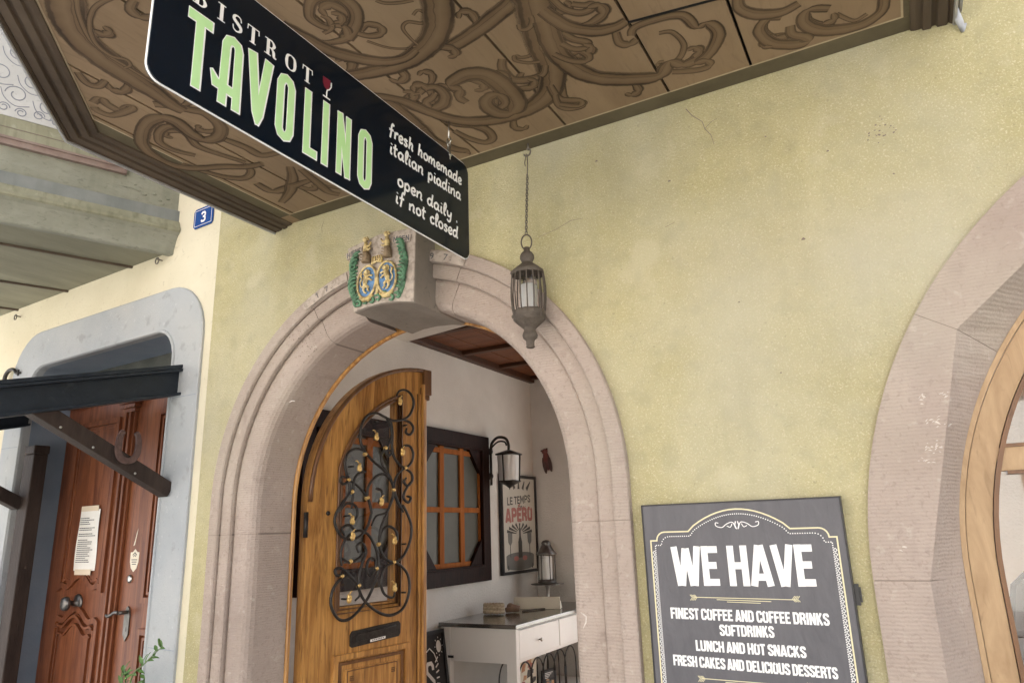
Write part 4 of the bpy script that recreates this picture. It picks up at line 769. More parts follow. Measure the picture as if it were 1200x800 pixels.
up_ = MB(); F0 = Fr((0,0,0),(1,0,0),(0,1,0),(0,0,1))
up_.box(F0, -2.98, 3.3, .27, 4.3, 3.42, 6.2); up_.build('unseen_upper_storey', 'plaster', B)  # unseen storey, added so the building's shadow covers the near street
rf_ = MB(); rf_.prism(Fr((0,0,0),(0,1,0),(0,0,1),(1,0,0)), [(-.45,6.15),(2.15,8.0),(4.75,6.15)], -2.985, 3.5); rf_.build('roof', 'tile_roof', B)  # unseen roof, added to complete that shadow

# ------------------------------------------------------------------ painted oriel overhead
OR = MB()
CH = lambda x: max(-1.75, min(-1.02-.98*(x+2.57), 0)) if x < -.5 else -1.75
seams = [-2.565,-2.37,-2.16,-1.75,-1.33,-.944,-.54,-.256,.305]
for x0, x1 in zip(seams[:-1], seams[1:]):
    g = .005; OR.prism(SOF, [(x0+g,-.001),(x1-g,-.001),(x1-g,CH(x1)+.04),(x0+g,CH(x0)+.04)] if x0 > -2.5 else [(x0,-.001),(x1-g,-.001),(x1-g,CH(x1)+.04),(x0,CH(x0)+.04)], -.018, 0, 0)
OR.prism(SOF, [(-2.56,0),(.30,0),(.30,-1.74),(-1.82,-1.74),(-2.56,-1.02)], -.03, -.019, 1)
# painted border, cream lines, acanthus scrolls (flat paint on the boards)
OR.ribbon(SOF, [(-2.40,-.038),(.30,-.038)], .074, -.0002, .0004, 2)
OR.ribbon(SOF, [(-2.44,-.076),(-2.44,-1.04),(-1.90,-1.57)], .09, -.0002, .0004, 2)
OR.ribbon(SOF, [(.235,-.076),(.235,-1.2)], .07, -.0002, .0004, 2)
OR.ribbon(SOF, [(-1.90,-1.51),(-2.392,-1.03),(-2.392,-.08),(.196,-.08),(.196,-1.2)], .006, -.0002, .0006, 3)
random.seed(8); SOFT = Vector((0,0,1)); nlay = 0
def paint_stroke(C3, w, flip):
    global nlay
    OR.stroke(SOF, C3, w, .0007+nlay*.00001, 4, flip); nlay += 1
def leaflet(p, d, L_, w, side):
    n_ = Vector((-d.y, d.x, 0))*side
    C3 = catmull([p, p+d*L_*.35+n_*L_*.25, p+d*L_*.55+n_*L_*.75, p+d*L_*.25+n_*L_*1.05, p-d*L_*.05+n_*L_*.85], 6); paint_stroke(C3, [w*.35, w*.9, w*1.35, w*1.2, .012], side < 0)
for i, (k, w, P) in enumerate(SCROLLS):
    C3 = catmull([(p[0], p[1], 0) for p in P], 6); sd = (C3[len(C3)//2]-C3[0]).cross(C3[-1]-C3[0]).z > 0
    if k == 0:
        if max(w) > .033:                                 # acanthus lobes growing off the thick stems
            for j in range(8, len(C3)-6, 17):
                d = (C3[j+1]-C3[j-1]).normalized(); side = 1 if (j//17) % 2 else -1; wj = interp(w, len(C3))[j]
                if C3[j].y > -.16 or C3[j].x < -2.2 or C3[j].x > .1: continue
                leaflet(C3[j]+Vector((-d.y, d.x, 0))*side*wj*.3, d, random.uniform(.07,.11), random.uniform(.03,.042), side)
        paint_stroke(C3, [x*1.32+.014 for x in w], sd)
    else: paint_stroke(C3, [max(.010, x*1.9) for x in w], sd)
OR.ribbon(SOF, [(-.54,-.50),(-.258,-.455)], .007, -.0002, .0034, 1)
OR.prism(SOF, [(-1.985,-.235),(-1.955,-.20),(-1.85,-.22),(-1.86,-.25)], -.0002, .0034, 1)
orl = OR.build('oriel_soffit', ['soffit','gap','border','cream_line','brush'], B, recalc=False)
def sweep_edge(path, prof, m):
    """path: xy corner list, outside on the left of travel; prof: (inset, z)"""
    rows = []
    P = [Vector(p) for p in path]
    for i, p in enumerate(P):
        d1 = (P[i]-P[i-1]).normalized() if i else (P[1]-P[0]).normalized(); d2 = (P[i+1]-P[i]).normalized() if i < len(P)-1 else d1
        n1 = Vector((d1.y, -d1.x)); n2 = Vector((d2.y, -d2.x)); n = (n1+n2).normalized(); c = n.dot(n1)
        rows.append([Vector((p.x-n.x*o/c, p.y-n.y*o/c, z)) for o, z in prof])
    return rows
OP = [(.335,-.001),(.335,-1.02),(-.40,-1.75),(-1.83,-1.75),(-2.575,-1.02),(-2.575,-.001)]
mp_ = [(.120,3.092),(.117,3.084),(.105,3.081),(.088,3.081),(.085,3.073),(.064,3.071),(.060,3.078),(.050,3.079),(.046,3.069),(.022,3.067),(.016,3.074),(.010,3.066),(0,3.066),(-.004,3.075),(-.012,3.10),(-.012,3.17)]
md = MB(); md.loft(sweep_edge(OP, [(-o, z) for o, z in mp_], 0), 0); md.build('oriel_moulding', 'moulding', orl, recalc=False)
zn = MB(); zn.loft(sweep_edge(OP, [(.004,3.080),(.003,3.058),(-.005,3.057),(-.007,3.062),(-.0045,3.080)], 0), 0, closed=False); zn.loft(sweep_edge(OP, [(.016,3.11),(.016,3.098),(.024,3.096),(.026,3.13)], 0), 0); zn.build('metal_edge', 'zinc', orl, recalc=False)
ow = MB(); ow.prism(Fr((0,0,0),(1,0,0),(0,1,0),(0,0,1)), [(p[0]*.985-.015, p[1]) for p in OP], 3.13, 6.0); ow.build('oriel_wall', 'bay_grey', orl)
cw2 = MB(); cw2.tube([(.33,-.05,3.10),(.345,-.02,3.05),(.35,-.006,3.03),(.36,-.004,3.05)], [.012,.010,.008,.004], 8); cw2.build('flaking_edge', 'flake', orl)

# ------------------------------------------------------------------ the neighbouring house
NB = thing('neighbour_house', tuple(K+U*1.2), 'cream plastered house at left with blue grey door surround and weathered bay', 'building')
def rrect(u0, u1, z0, z1, r, n=8):
    P = [(u0,z0)]
    for i in range(n+1): a = math.pi-math.pi/2*i/n; P.append((u0+r+r*math.cos(a), z1-r+r*math.sin(a)))
    for i in range(n+1): a = math.pi/2-math.pi/2*i/n; P.append((u1-r+r*math.cos(a), z1-r+r*math.sin(a)))
    return P+[(u1,z0)]
nw = MB(); no = [(0,0)]+rrect(.10,2.00,0,2.89,.27)+[(4.2,0),(4.2,6.2),(0,6.2)]
nw.holes(LFT, no, [], 0); nw.build('wall', 'cream', NB, recalc=False)
nm = MB(); nm.box(LFT, .75, 4.2, 0, 6.2, -5.0, -.36); nm.build('unseen_house_body', 'cream', NB)  # unseen bulk of the house, added to block the sun from behind
nr = MB(); nr.prism(Fr(K, V, Z, U), [(.4,6.18),(-2.3,8.2),(-5.3,6.18)], .2, 4.3); nr.build('roof', 'tile_roof', NB)  # unseen roof, added to keep the sun off the fronts
sf = MB(); ro, ri = rrect(.055,2.05,0,2.93,.30), rrect(.29,1.80,0,2.69,.16)
sf.loft([[LFT(a,b,-.02) for a, b in ro],[LFT(a,b,.012) for a, b in ro],[LFT(a,b,.016) for a, b in rrect(.062,2.043,0,2.923,.293)],[LFT(a,b,.016) for a, b in rrect(.268,1.822,0,2.712,.18)],[LFT(a,b,.024) for a, b in rrect(.272,1.818,0,2.708,.176)],[LFT(a,b,.024) for a, b in rrect(.284,1.806,0,2.696,.166)],[LFT(a,b,.012) for a, b in ri],[LFT(a,b,-.03) for a, b in ri]], 0)
nso = sf.build('door_surround', 'surround_blue', NB, recalc=False)
for u0_, u1_, zz in ((.062,.262,2.31),(.062,.262,1.12),(1.83,2.04,2.2)): MB().ribbon(LFT, [(u0_,zz),(u1_,zz+.004)], .0025, .0155, .0166).build('surround_joint', 'reveal_blue', nso)
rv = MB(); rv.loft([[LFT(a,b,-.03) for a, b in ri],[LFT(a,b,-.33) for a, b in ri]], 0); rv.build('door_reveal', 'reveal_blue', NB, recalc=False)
MB().box(LFT, .29, 1.80, 2.46, 2.69, -.34, -.27).build('transom', 'reveal_dark', NB)
d0 = -.25
rd = MB(); rd.box(LFT, 1.045, 1.798, .02, 2.47, d0-.05, d0); rd.box(LFT, .292, 1.035, .02, 2.47, d0-.05, d0-.002)
def wavy(u0, u1, z, amp): return [(u0+(u1-u0)*i/16, z+amp*(math.exp(-((i-8)/3.2)**2)-.35*math.exp(-((i-3.2)/1.6)**2)-.35*math.exp(-((i-12.8)/1.6)**2)-(.3 if i in (0,16) else 0))) for i in range(17)]
rdo = rd.build('door', 'wood_red', NB, bevel=.003)
dp = MB()
for k, (o, w, h) in enumerate(((0,.030,.016),(.035,.014,.010))):
    top_ = [(1.635-o,2.33-o),(1.185+o,2.33-o)]; dp.ribbon(LFT, top_+wavy(1.185+o,1.635-o,1.372+o,.055), w, d0-.001, d0+h, k % 2, closed=True)
    dp.ribbon(LFT, wavy(1.185+o,1.635-o,1.185-o,.055)+[(1.635-o,.10+o),(1.185+o,.10+o)], w, d0-.001, d0+h, k % 2, closed=True)
dp.prism(LFT, [(1.62,2.31),(1.20,2.31)]+wavy(1.20,1.62,1.40,.05), d0-.001, d0+.006, 0)
dp.prism(LFT, wavy(1.25,1.57,1.10,.05)+[(1.57,.20),(1.25,.20)], d0-.001, d0+.014, 0)
for k in (0, 1): dp.ribbon(LFT, wavy(1.21+.02*k,1.61-.02*k,1.15-.045*k,.05), .014-.004*k, d0, d0+.024-.004*k, 1)
for (u0, u1, z0, z1) in ((.40,.76,1.30,2.33),(.40,.76,.10,1.14)):
    for k, (o, w, h) in enumerate(((0,.030,.018),(.035,.014,.012))): dp.ribbon(LFT, [(u0+o,z0+o),(u0+o,z1-o),(u1-o,z1-o),(u1-o,z0+o)], w, d0-.003, d0+h, k % 2, closed=True)
    dp.box(LFT, u0+.07, u1-.07, z0+.07, z1-.07, d0-.003, d0+.012)
dp.build('raised_panel', ['wood_red','wood_red'], rdo)
ap = MB()
for a, b, h in ((1.005,1.105,.018),(1.022,1.042,.036),(1.070,1.088,.036)): ap.box(LFT, a, b, .02, 2.36, d0-.001, d0+h)
for k in range(4): ap.box(LFT, .995-.012*k, 1.115+.012*k, 2.36+.025*k, 2.383+.025*k, d0-.001, d0+.03+.012*k)
ap.build('pilaster', 'wood_red', rdo, bevel=.003)
kn = MB(); kn.lathe(LFT(1.42,1.272,d0), [(.048,0),(.050,.006),(.036,.012),(.016,.016),(.014,.045),(.022,.052),(.038,.062),(.041,.072),(.036,.086),(.020,.092),(.001,.093)], 20, 0, V); kn.build('door_knob', 'pewter', rdo)
hp = MB(); hp.prism(LFT, [(.900,1.085),(.925,1.12),(.925,1.22),(.915,1.255),(.90,1.265),(.885,1.255),(.875,1.22),(.875,1.12)], d0-.003, d0+.006)
hp.tube([LFT(.90,1.235,d0), LFT(.90,1.235,d0+.055)], .010, 8); hp.tube([LFT(p.x,p.y,d0+.055) for p in catmull([(.90,1.235,0),(.935,1.238,0),(.965,1.225,0),(1.0,1.215,0),(1.02,1.222,0)], 4)], [.010,.009,.008,.010,.006], 8)
hp.box(LFT, .895, .905, 1.135, 1.160, d0+.005, d0+.0075); hp.build('door_handle', 'pewter', rdo)
lk = MB(); lk.lathe(LFT(.915,1.408,d0-.003), [(.022,0),(.023,.008),(.012,.012),(.001,.013)], 16, 0, V); lk.build('lock', 'steel', rdo)
rl = MB()
for a, b, z0, z1 in ((1.10,1.14,2.47,2.56),(.55,.585,2.47,2.58),(1.25,1.29,2.475,2.52)): rl.box(LFT, a, b, z0, z1, -.268, -.235)
rl.box(LFT, .30, 1.79, 2.455, 2.475, -.25, -.21); rl.build('transom_frame', 'wood_red', NB)
ps = MB(); ps.box(LFT, .293, .345, 0, 2.40, -.19, -.02); ps.build('right_door_post', 'wood_post2', NB, bevel=.004).name = 'door_frame_post'
# weathered bay: canted right side, mouldings, painted panels, boarded soffit
a20 = math.radians(20); Dv = V*math.cos(a20)+U*math.sin(a20); N1 = Vector((-Dv.y, Dv.x, 0))
PB = K+U*.42; QB = PB+Dv*.95; EB = QB+U*2.8
def bay_row(o, z):
    n = (N1+V).normalized(); c = n.dot(N1)
    return [PB+N1*o+Z*z-Dv*.02, PB+N1*o+Dv*.3+Z*z, PB+N1*o+Dv*.6+Z*z, QB+n*(o/c)+Z*z, EB+V*o+Z*z]
def bay(prof, name, m, par):
    mb = MB(); mb.loft([bay_row(o, z) for o, z in prof], 0); return mb.build(name, m, par, recalc=False)
by = bay([(.022,3.395),(.022,6.0)], 'bay_wall', 'bay_grey', NB)
bay([(-.03,3.165),(-.02,3.14),(.012,3.138),(.02,3.145),(.02,3.165),(.028,3.19),(.034,3.215),(.046,3.245),(.062,3.26)], 'lower_moulding', 'bay_grey', by)
bay([(.062,3.26),(.070,3.268),(.070,3.282),(.062,3.292),(.058,3.30),(.052,3.318),(.044,3.33)], 'ridge_moulding', 'bay_olive', by)
bay([(.044,3.33),(.040,3.332),(.040,3.396),(.028,3.402),(.021,3.404)], 'upper_band', 'bay_blue', by)
SD = Fr(PB, Dv, Z, N1)
rp = MB(); rp.ribbon(SD, [(.94,3.555),(.285,3.555),(.285,4.6)], .030, .02, .048); rp.ribbon(SD, [(.94,3.575),(.305,3.575),(.305,4.6)], .012, .02, .058); rp.build('panel_moulding', 'bay_red', by)
cp2 = MB(); cp2.prism(SD, [(.315,3.585),(.315,4.6),(.945,4.6),(.945,3.585)], .02, .030); cp2.build('panel_border', 'bay_olive', by)
ln2 = MB(); ln2.ribbon(SD, [(.94,3.64),(.36,3.64),(.36,4.6)], .004, .029, .0315, 0); ln2.build('panel_line', 'joint', by)
wp = MB(); wp.prism(SD, [(.42,3.70),(.42,4.6),(.945,4.6),(.945,3.70)], .029, .034, 0)
random.seed(11)
def curl(mb, cx, cz, r, s, turns=1.4, w=.005):
    P = [(cx+s*r*(1-.62*t)*math.cos(2*math.pi*turns*t), cz+r*(1-.62*t)*math.sin(2*math.pi*turns*t)) for t in [i/26 for i in range(27)]]; mb.ribbon(SD, P, w, .033, .0352, 1)
for k in range(7): curl(wp, .47+.075*k, 3.735+.01*(k % 2), .026, (-1)**k)
for k, (cx, cz) in enumerate(((.80,3.83),(.66,3.80),(.88,3.93),(.74,3.92),(.56,3.79),(.82,4.06),(.64,3.98))): curl(wp, cx, cz, .05, (-1)**k, 1.1); wp.ribbon(SD, catmull([(cx-.06,cz-.05,0),(cx,cz-.065,0),(cx+.05,cz-.03,0),(cx+.07,cz+.02,0)], 4), .004, .033, .0353, 1)
wp.build('painted_panel', ['bay_white','bay_line'], by)
bs = MB()
lines = [.40,.82,1.53,2.17,2.8,3.5]
for i in range(len(lines)-1):
    a, b = lines[i]+.012, lines[i+1]-.012; sk = math.sin(a20)*.95/ math.cos(a20)*math.cos(a20)
    fb = Fr(K+Z*3.163, U, V, -Z); dv = .95*math.cos(a20); du = .95*math.sin(a20)
    bs.prism(fb, [(a,0),(b,0),(b+du,dv),(a+du,dv)], -.012, 0, 0)
    bs.prism(fb, [(lines[i+1]-.03,0),(lines[i+1]+.03,0),(lines[i+1]+.03+du,dv),(lines[i+1]-.03+du,dv)], -.02, -.0125, 1)
    bs.prism(fb, [(lines[i+1]-.028,0),(lines[i+1]-.014,0),(lines[i+1]-.014+du,dv),(lines[i+1]-.028+du,dv)], -.012, .012, 1)
bs.build('boarded_soffit', ['bay_soffit','moulding'], by)
sc_ = MB(); 
for (s, z, r) in ((.20,3.47,.006),(.17,3.455,.008),(.12,3.47,.007),(.09,3.44,.006),(.22,3.50,.005),(.05,3.46,.006)): sc_.ball(SD(s, z, .024), (r*1.6,r,.004), 0, 7, SD)
sc_.ribbon(SD, [(.30,3.475),(.24,3.478),(.2,3.472)], .006, .02, .026); sc_.build('flaking_paint', 'bay_grey', by)

def lines_(name, fr, text, *a, **k):
    par = HS if fr is SGN else MBd
    tab = SCRIPT if 'script' in a else CAPS; tot = sum(tab[c][0] for c in text); x0, x1, b0 = a[0], a[1], a[2]; b1 = k.pop('b1', None); b1 = b0 if b1 is None else b1; done = 0
    for wd in text.split(' '):
        n = sum(tab[c][0] for c in wd); f0, f1 = done/tot, (done+n)/tot; done += n+tab[' '][0]
        mb = MB(); write(mb, fr, wd, x0+(x1-x0)*f0, x0+(x1-x0)*f1, b0+(b1-b0)*f0, *a[3:], b1=b0+(b1-b0)*f1, **k); mb.build(name, 'white_paint', par)
# ------------------------------------------------------------------ hanging sign across the doorway
def rr(a0, a1, b0, b1, r, n=6):
    P = []
    for cx, cz, s in ((a1-r,b1-r,0),(a0+r,b1-r,90),(a0+r,b0+r,180),(a1-r,b0+r,270)):
        for i in range(n+1): t = math.radians(s+90*i/n); P.append((cx+r*math.cos(t), cz+r*math.sin(t)))
    return P
HS = thing('hanging_sign', (-1.306,-.86,2.572), 'black bistro sign with pale green lettering hanging below the painted soffit', 'sign')
bd = MB(); bd.prism(SGN, rr(-1.513,-.214,2.572,2.957,.035), -.012, 0, 0); bdo = bd.build('board', 'sign_black', HS, bevel=.0015)
ed = MB(); ed.tube([SGN(a, b, -.004) for a, b in rr(-1.5145,-.2125,2.5705,2.9585,.0365)], .0024, 6, closed=True); ed.build('edge_trim', 'white_paint', HS)
T0, T1 = 2.609, 2.804
tav = [  # strokes of the tall art-deco word; (points, widths)
 ([(-1.396,T0),(-1.397,T1-.008)],.021), ([(-1.429,T1-.012),(-1.365,T1-.012)],.024),
 ([(-1.324,T0),(-1.322,T1-.030),(-1.316,T1-.016),(-1.303,T1-.011),(-1.290,T1-.016),(-1.285,T1-.030),(-1.283,T0)],.021), ([(-1.358,2.682),(-1.345,2.655),(-1.30,2.652),(-1.285,2.652)],[.002,.022,.022,.022]),
 ([(-1.244,T1),(-1.222,T0+.03),(-1.217,T0)],[.024,.022,.006]), ([(-1.190,T1),(-1.212,T0+.03),(-1.2165,T0)],[.024,.022,.006]),
 ([(-1.128,T1-.011),(-1.140,T1-.016),(-1.147,T1-.032),(-1.147,T0+.032),(-1.140,T0+.016),(-1.128,T0+.011),(-1.116,T0+.016),(-1.109,T0+.032),(-1.109,T1-.032),(-1.116,T1-.016)],.021),
 ([(-1.049,T1),(-1.048,T0)],.021), ([(-1.040,T0+.011),(-1.010,T0+.011)],.022),
 ([(-.978,T0),(-.978,T1)],.021),
 ([(-.920,T0),(-.920,T1)],.018), ([(-.884,T0),(-.884,T1)],.018), ([(-.921,T1),(-.883,T0)],.018),
 ([(-.808,T1-.011),(-.820,T1-.016),(-.827,T1-.032),(-.827,T0+.032),(-.820,T0+.016),(-.808,T0+.011),(-.796,T0+.016),(-.789,T0+.032),(-.789,T1-.032),(-.796,T1-.016)],.021)]
for i, (P, w) in enumerate(tav):
    if i in (0,2,4,6,7,9,10,13): tg = MB()
    cl_ = len(P) == 10; grow = [x+.007 for x in w] if isinstance(w, list) else w+.0065
    P2 = [(a+.0018, b) for a, b in P]
    if not cl_:
        e0 = Vector(P2[0])-Vector(P2[1]); e1 = Vector(P2[-1])-Vector(P2[-2])
        P2[0] = tuple(Vector(P2[0])+e0.normalized()*.0032); P2[-1] = tuple(Vector(P2[-1])+e1.normalized()*.0032)
    tg.ribbon(SGN, P2, grow, -.0003, .0008+i*.00002, 0, closed=cl_); tg.ribbon(SGN, P, w, -.0003, .0016+i*.00002, 1, closed=cl_)
    if i in (1,3,5,6,8,9,12,13): tg.build('tall_letter', ['white_paint','green_paint'], HS)
for c, x in zip('BISTROT', (-1.403,-1.343,-1.296,-1.246,-1.187,-1.117,-1.055)):
    w = SERIF[c][0]*.052; sl = MB(); write(sl, SGN, c, x-w/2, x+w/2, 2.826, .048, 1, 0, .0004, 'serif'); sl.build('serif_letter', 'white_paint', HS)
bl = 'brush_lettering'
lines_(bl, SGN, 'fresh homemade', -.695, -.262, 2.848, .047, .0074, 0, .0004, 'script', b1=2.858)
lines_(bl, SGN, 'italian piadina', -.690, -.268, 2.786, .047, .0074, 0, .0004, 'script', b1=2.793)
lines_(bl, SGN, 'open daily .', -.648, -.292, 2.690, .047, .0074, 0, .0004, 'script', b1=2.692)
lines_(bl, SGN, 'if not closed', -.657, -.290, 2.626, .047, .0074, 0, .0004, 'script', b1=2.632)
wg = MB(); gx = -.978
wg.prism(SGN, [(gx-.017,2.884),(gx-.016,2.864),(gx-.010,2.852),(gx,2.848),(gx+.008,2.853),(gx+.011,2.868),(gx+.013,2.885)], -.0003, .0008, 0)
wg.ribbon(SGN, [(gx+.017,2.880),(gx+.017,2.866),(gx+.010,2.853),(gx+.002,2.848),(gx,2.838),(gx,2.824)], .0035, -.0003, .0012, 1); wg.ribbon(SGN, [(gx-.014,2.822),(gx+.014,2.822)], .0035, -.0003, .0014, 1)
wg.build('wine_glass_motif', ['wine_red','white_paint'], HS)
for y in (-.338, -1.36):
    hk = MB(); x = -1.308
    hk.tube([(x,y,3.10),(x,y,3.02)], .0032, 8); hk.tube([(x+.009*math.sin(t), y, 3.010+.011*math.cos(t)) for t in [i*.5 for i in range(12)]], .0028, 6)
    hk.tube([(x, y+.009*math.sin(t), 2.994+.012*math.cos(t)) for t in [i*.5 for i in range(13)]], .0028, 6, closed=True); hk.tube([(x,y,2.982),(x,y,2.93)], .0065, 8); hk.ball((x,y,2.95), .010)
    hk.build('hook', 'steel', HS)

# ------------------------------------------------------------------ lantern on its chain
LX, LY = -1.122, -.10
HL = thing('hanging_lantern', (LX,LY,2.235), 'rusty brown barred lantern hanging on a chain before the arch', 'lantern')
h = MB(); hx, hy = -1.128, -.040
h.tube([(hx,hy,3.10),(hx,hy,3.06)], .0035, 7); h.tube([(hx+.015*math.sin(t), hy-.012+.012*math.cos(t)*0, 3.045+.016*math.cos(t)) for t in [-.2+i*.42 for i in range(12)]], .0034, 7)
h.build('hook', 'chain', HL)
w = MB(); w.tube([(hx,hy-.012,3.036),(hx+.004,hy-.02,2.99),(LX,LY+.03,2.935)], .0022, 6); w.tube([(hx-.004,hy-.012,3.04),(hx-.012,hy-.014,3.0),(hx-.008,hy-.016,2.985)], .002, 6); w.build('wire', 'chain', HL)
ch = MB(); n = 22; p0, p1 = Vector((LX,LY+.03,2.938)), Vector((LX,LY,2.675))
for i in range(n):
    c = p0+(p1-p0)*((i+.5)/n); dx = Vector((1,0,0)) if i % 2 else Vector((0,1,0))
    ch.tube([c+dx*(.0048*math.cos(t))+Vector((0,0,.0085*math.sin(t))) for t in [2*math.pi*k/10 for k in range(10)]], .0017, 5, closed=True)
ch.build('chain', 'chain', HL)
rg = MB(); rg.tube([(LX+.019*math.cos(t), LY+.006*math.cos(t), 2.644+.030*math.sin(t)) for t in [2*math.pi*k/24 for k in range(24)]], .0028, 7, closed=True); rg.build('ring', 'rust', HL)
MB().lathe((LX,LY,0), [(.004,2.622),(.011,2.622),(.012,2.607),(.020,2.601),(.026,2.590),(.027,2.578),(.021,2.566),(.019,2.562),(.026,2.556),(.033,2.549),(.044,2.541),(.052,2.533),(.060,2.527),(.0615,2.513),(.056,2.512),(.050,2.520)], 28).build('cap', 'rust', HL)
MB().lathe((LX,LY,0), [(.050,2.374),(.056,2.374),(.060,2.370),(.0605,2.350),(.056,2.347),(.059,2.341),(.052,2.333),(.040,2.322),(.029,2.312),(.022,2.305),(.021,2.299),(.025,2.291),(.028,2.281),(.025,2.270),(.017,2.263),(.015,2.259),(.015,2.240),(.017,2.238),(.011,2.234),(.001,2.233)], 28).build('base', 'rust', HL)
for k in range(16):
    a = 2*math.pi*k/16; pts = []
    for i in range(9): t = i/8; r = .0575+.007*math.sin(math.pi*t); pts.append((LX+r*math.cos(a), LY+r*math.sin(a), 2.358+.166*t))
    MB().tube(pts, .0027, 6).build('cage_bar', 'rust', HL)
MB().lathe((LX,LY,0), [(.034,2.374),(.034,2.505)], 24, cap=False).build('glass_cylinder', 'glass', HL)
MB().lathe((LX,LY,0), [(.020,2.372),(.021,2.378),(.021,2.470),(.016,2.476),(.001,2.477)], 16).build('candle', 'paper', HL)
lt = MB(); lt.box(Fr((LX+.055,LY-.02,2.352),(1,0,0),(0,0,1),(0,-1,0)), 0, .010, -.012, .012, 0, .006); lt.ball((LX-.058,LY-.012,2.528), .008); lt.ball((LX-.06,LY-.01,2.36), .008); lt.build('latch', 'rust', HL)

# ------------------------------------------------------------------ menu board on the wall
BF = Fr((0,-.030,0),(1,0,0),(0,0,1),(0,-1,0))
BX0, BX1, BZ0, BZ1 = -.777, -.181, .80, 1.668
MBd = thing('menu_board', ((BX0+BX1)/2,-.02,BZ0), 'charcoal menu board with white lettering hung on the yellow wall', 'menu board')
q = MB(); q.box(BF, BX0+.004, BX1-.004, BZ0+.004, BZ1-.004, -.018, 0); pnl = q.build('panel', 'board_grey', MBd, bevel=.001)
q = MB(); q.box(BF, BX0, BX0+.0038, BZ0, BZ1, -.028, .0015); q.box(BF, BX1-.0038, BX1, BZ0, BZ1, -.028, .0015); q.box(BF, BX0+.0039, BX1-.0039, BZ1-.0038, BZ1, -.028, .0015); q.box(BF, BX0+.0039, BX1-.0039, BZ0, BZ0+.0038, -.028, .0015); q.build('frame', 'black_edge', MBd)
q = MB(); q.box(BF, BX1+.0005, BX1+.012, 1.372, 1.428, -.022, -.006); q.box(BF, BX1+.0125, BX1+.017, 1.38, 1.42, -.018, -.010); q.build('latch', 'black_edge', MBd)
tx = 'lettering'
lines_(tx, BF, 'WE HAVE', -.690, -.272, 1.421, .116, .0198, 0, .0004)
lines_(tx, BF, 'FINEST COFFEE AND COFFEE DRINKS', -.708, -.255, 1.325, .032, .0056, 0, .0004, b1=1.318)
lines_(tx, BF, 'SOFTDRINKS', -.563, -.407, 1.281, .031, .0056, 0, .0004)
lines_(tx, BF, 'LUNCH AND HOT SNACKS', -.639, -.327, 1.236, .030, .0056, 0, .0004, b1=1.231)
lines_(tx, BF, 'FRESH CAKES AND DELICIOUS DESSERTS', -.712, -.252, 1.192, .030, .0054, 0, .0004, b1=1.181)
om = MB(); mx = (BX0+BX1)/2
def border(d, w, dotted=False):
    zt = 1.580-d; R = .155-d*.4; cz = 1.495-d*.2
    P = [(-.753+d,.9),(-.753+d,1.556-d),(-.733+d,1.556-d)]
    P += [(-.733+d+.026*(1-math.cos(t)), 1.556-d+.026*math.sin(t)) for t in [math.pi/2*i/5 for i in range(1,6)]]
    P += [(-.630+d*.3, 1.582-d)]
    P += [(mx-.152+.304*i/16, 1.582-d+.062*math.sin(math.pi*i/16)**.8) for i in range(1,16)]
    L = P+[(2*mx-a, b) for a, b in [(-.630+d*.3, 1.582-d)]+P[7:2:-1]+P[2::-1]]
    if not dotted: om.ribbon(BF, L, w, -.0002, .0008, 0)
    else:
        for (p, q_) in zip(L[:-1], L[1:]):
            ln_ = (Vector(q_)-Vector(p)).length; k = max(1, int(ln_/.0062))
            for i in range(k):
                c = Vector(p)+(Vector(q_)-Vector(p))*((i+.5)/k); om.box(BF, c.x-.0015, c.x+.0015, c.y-.0015, c.y+.0015, -.0002, .0008, 1)
border(0, .0042); border(.014, .002, True)
for s in (-1, 1):
    for k in range(44):
        x, z = mx+s*.265, 1.52-k*.0125
        for dz in (0,): om.ribbon(BF, [(x-.005,z),(x,z+.005),(x+.005,z),(x,z-.005)], .0016, -.0002, .0008, 1, closed=True)
def flourish(cx, cz):
    for s in (-1, 1):
        om.ribbon(BF, catmull([(cx+s*.004,cz-.010,0),(cx+s*.012,cz+.008,0),(cx+s*.030,cz+.004,0),(cx+s*.045,cz-.006,0),(cx+s*.062,cz-.002,0),(cx+s*.064,cz+.008,0),(cx+s*.055,cz+.007,0)], 5), .0022, -.0002, .001, 1)
        om.ribbon(BF, catmull([(cx+s*.014,cz+.004,0),(cx+s*.02,cz-.006,0),(cx+s*.03,cz-.002,0)], 4), .002, -.0002, .0009, 1)
        om.ribbon(BF, [(cx+s*.002,cz-.012),(cx+s*.006,cz),(cx+s*.003,cz+.011)], .0026, -.0002, .0011, 1)
def arrow(cz, x0, x1):
    om.ribbon(BF, [(x0+.012,cz),(x1-.012,cz-.003)], .002, -.0002, .0008, 0); om.ribbon(BF, [(x0+.08,cz-.006),(x1-.08,cz-.009)], .0018, -.0002, .0008, 0); om.ribbon(BF, [(x0+.11,cz-.012),(x1-.11,cz-.014)], .0016, -.0002, .0008, 0)
    for s, x in ((1,x0),(-1,x1)):
        for k in range(4):
            for t in (-1, 1): om.ribbon(BF, [(x+s*.0045*k,cz+t*.008-.001),(x+s*(.0045*k+.007),cz-.001)], .0016, -.0002, .001, 0)
flourish(mx, 1.597); arrow(1.388, -.642, -.325); arrow(1.160, -.640, -.320)
om.build('ornament', ['cream_print','white_paint'], MBd)

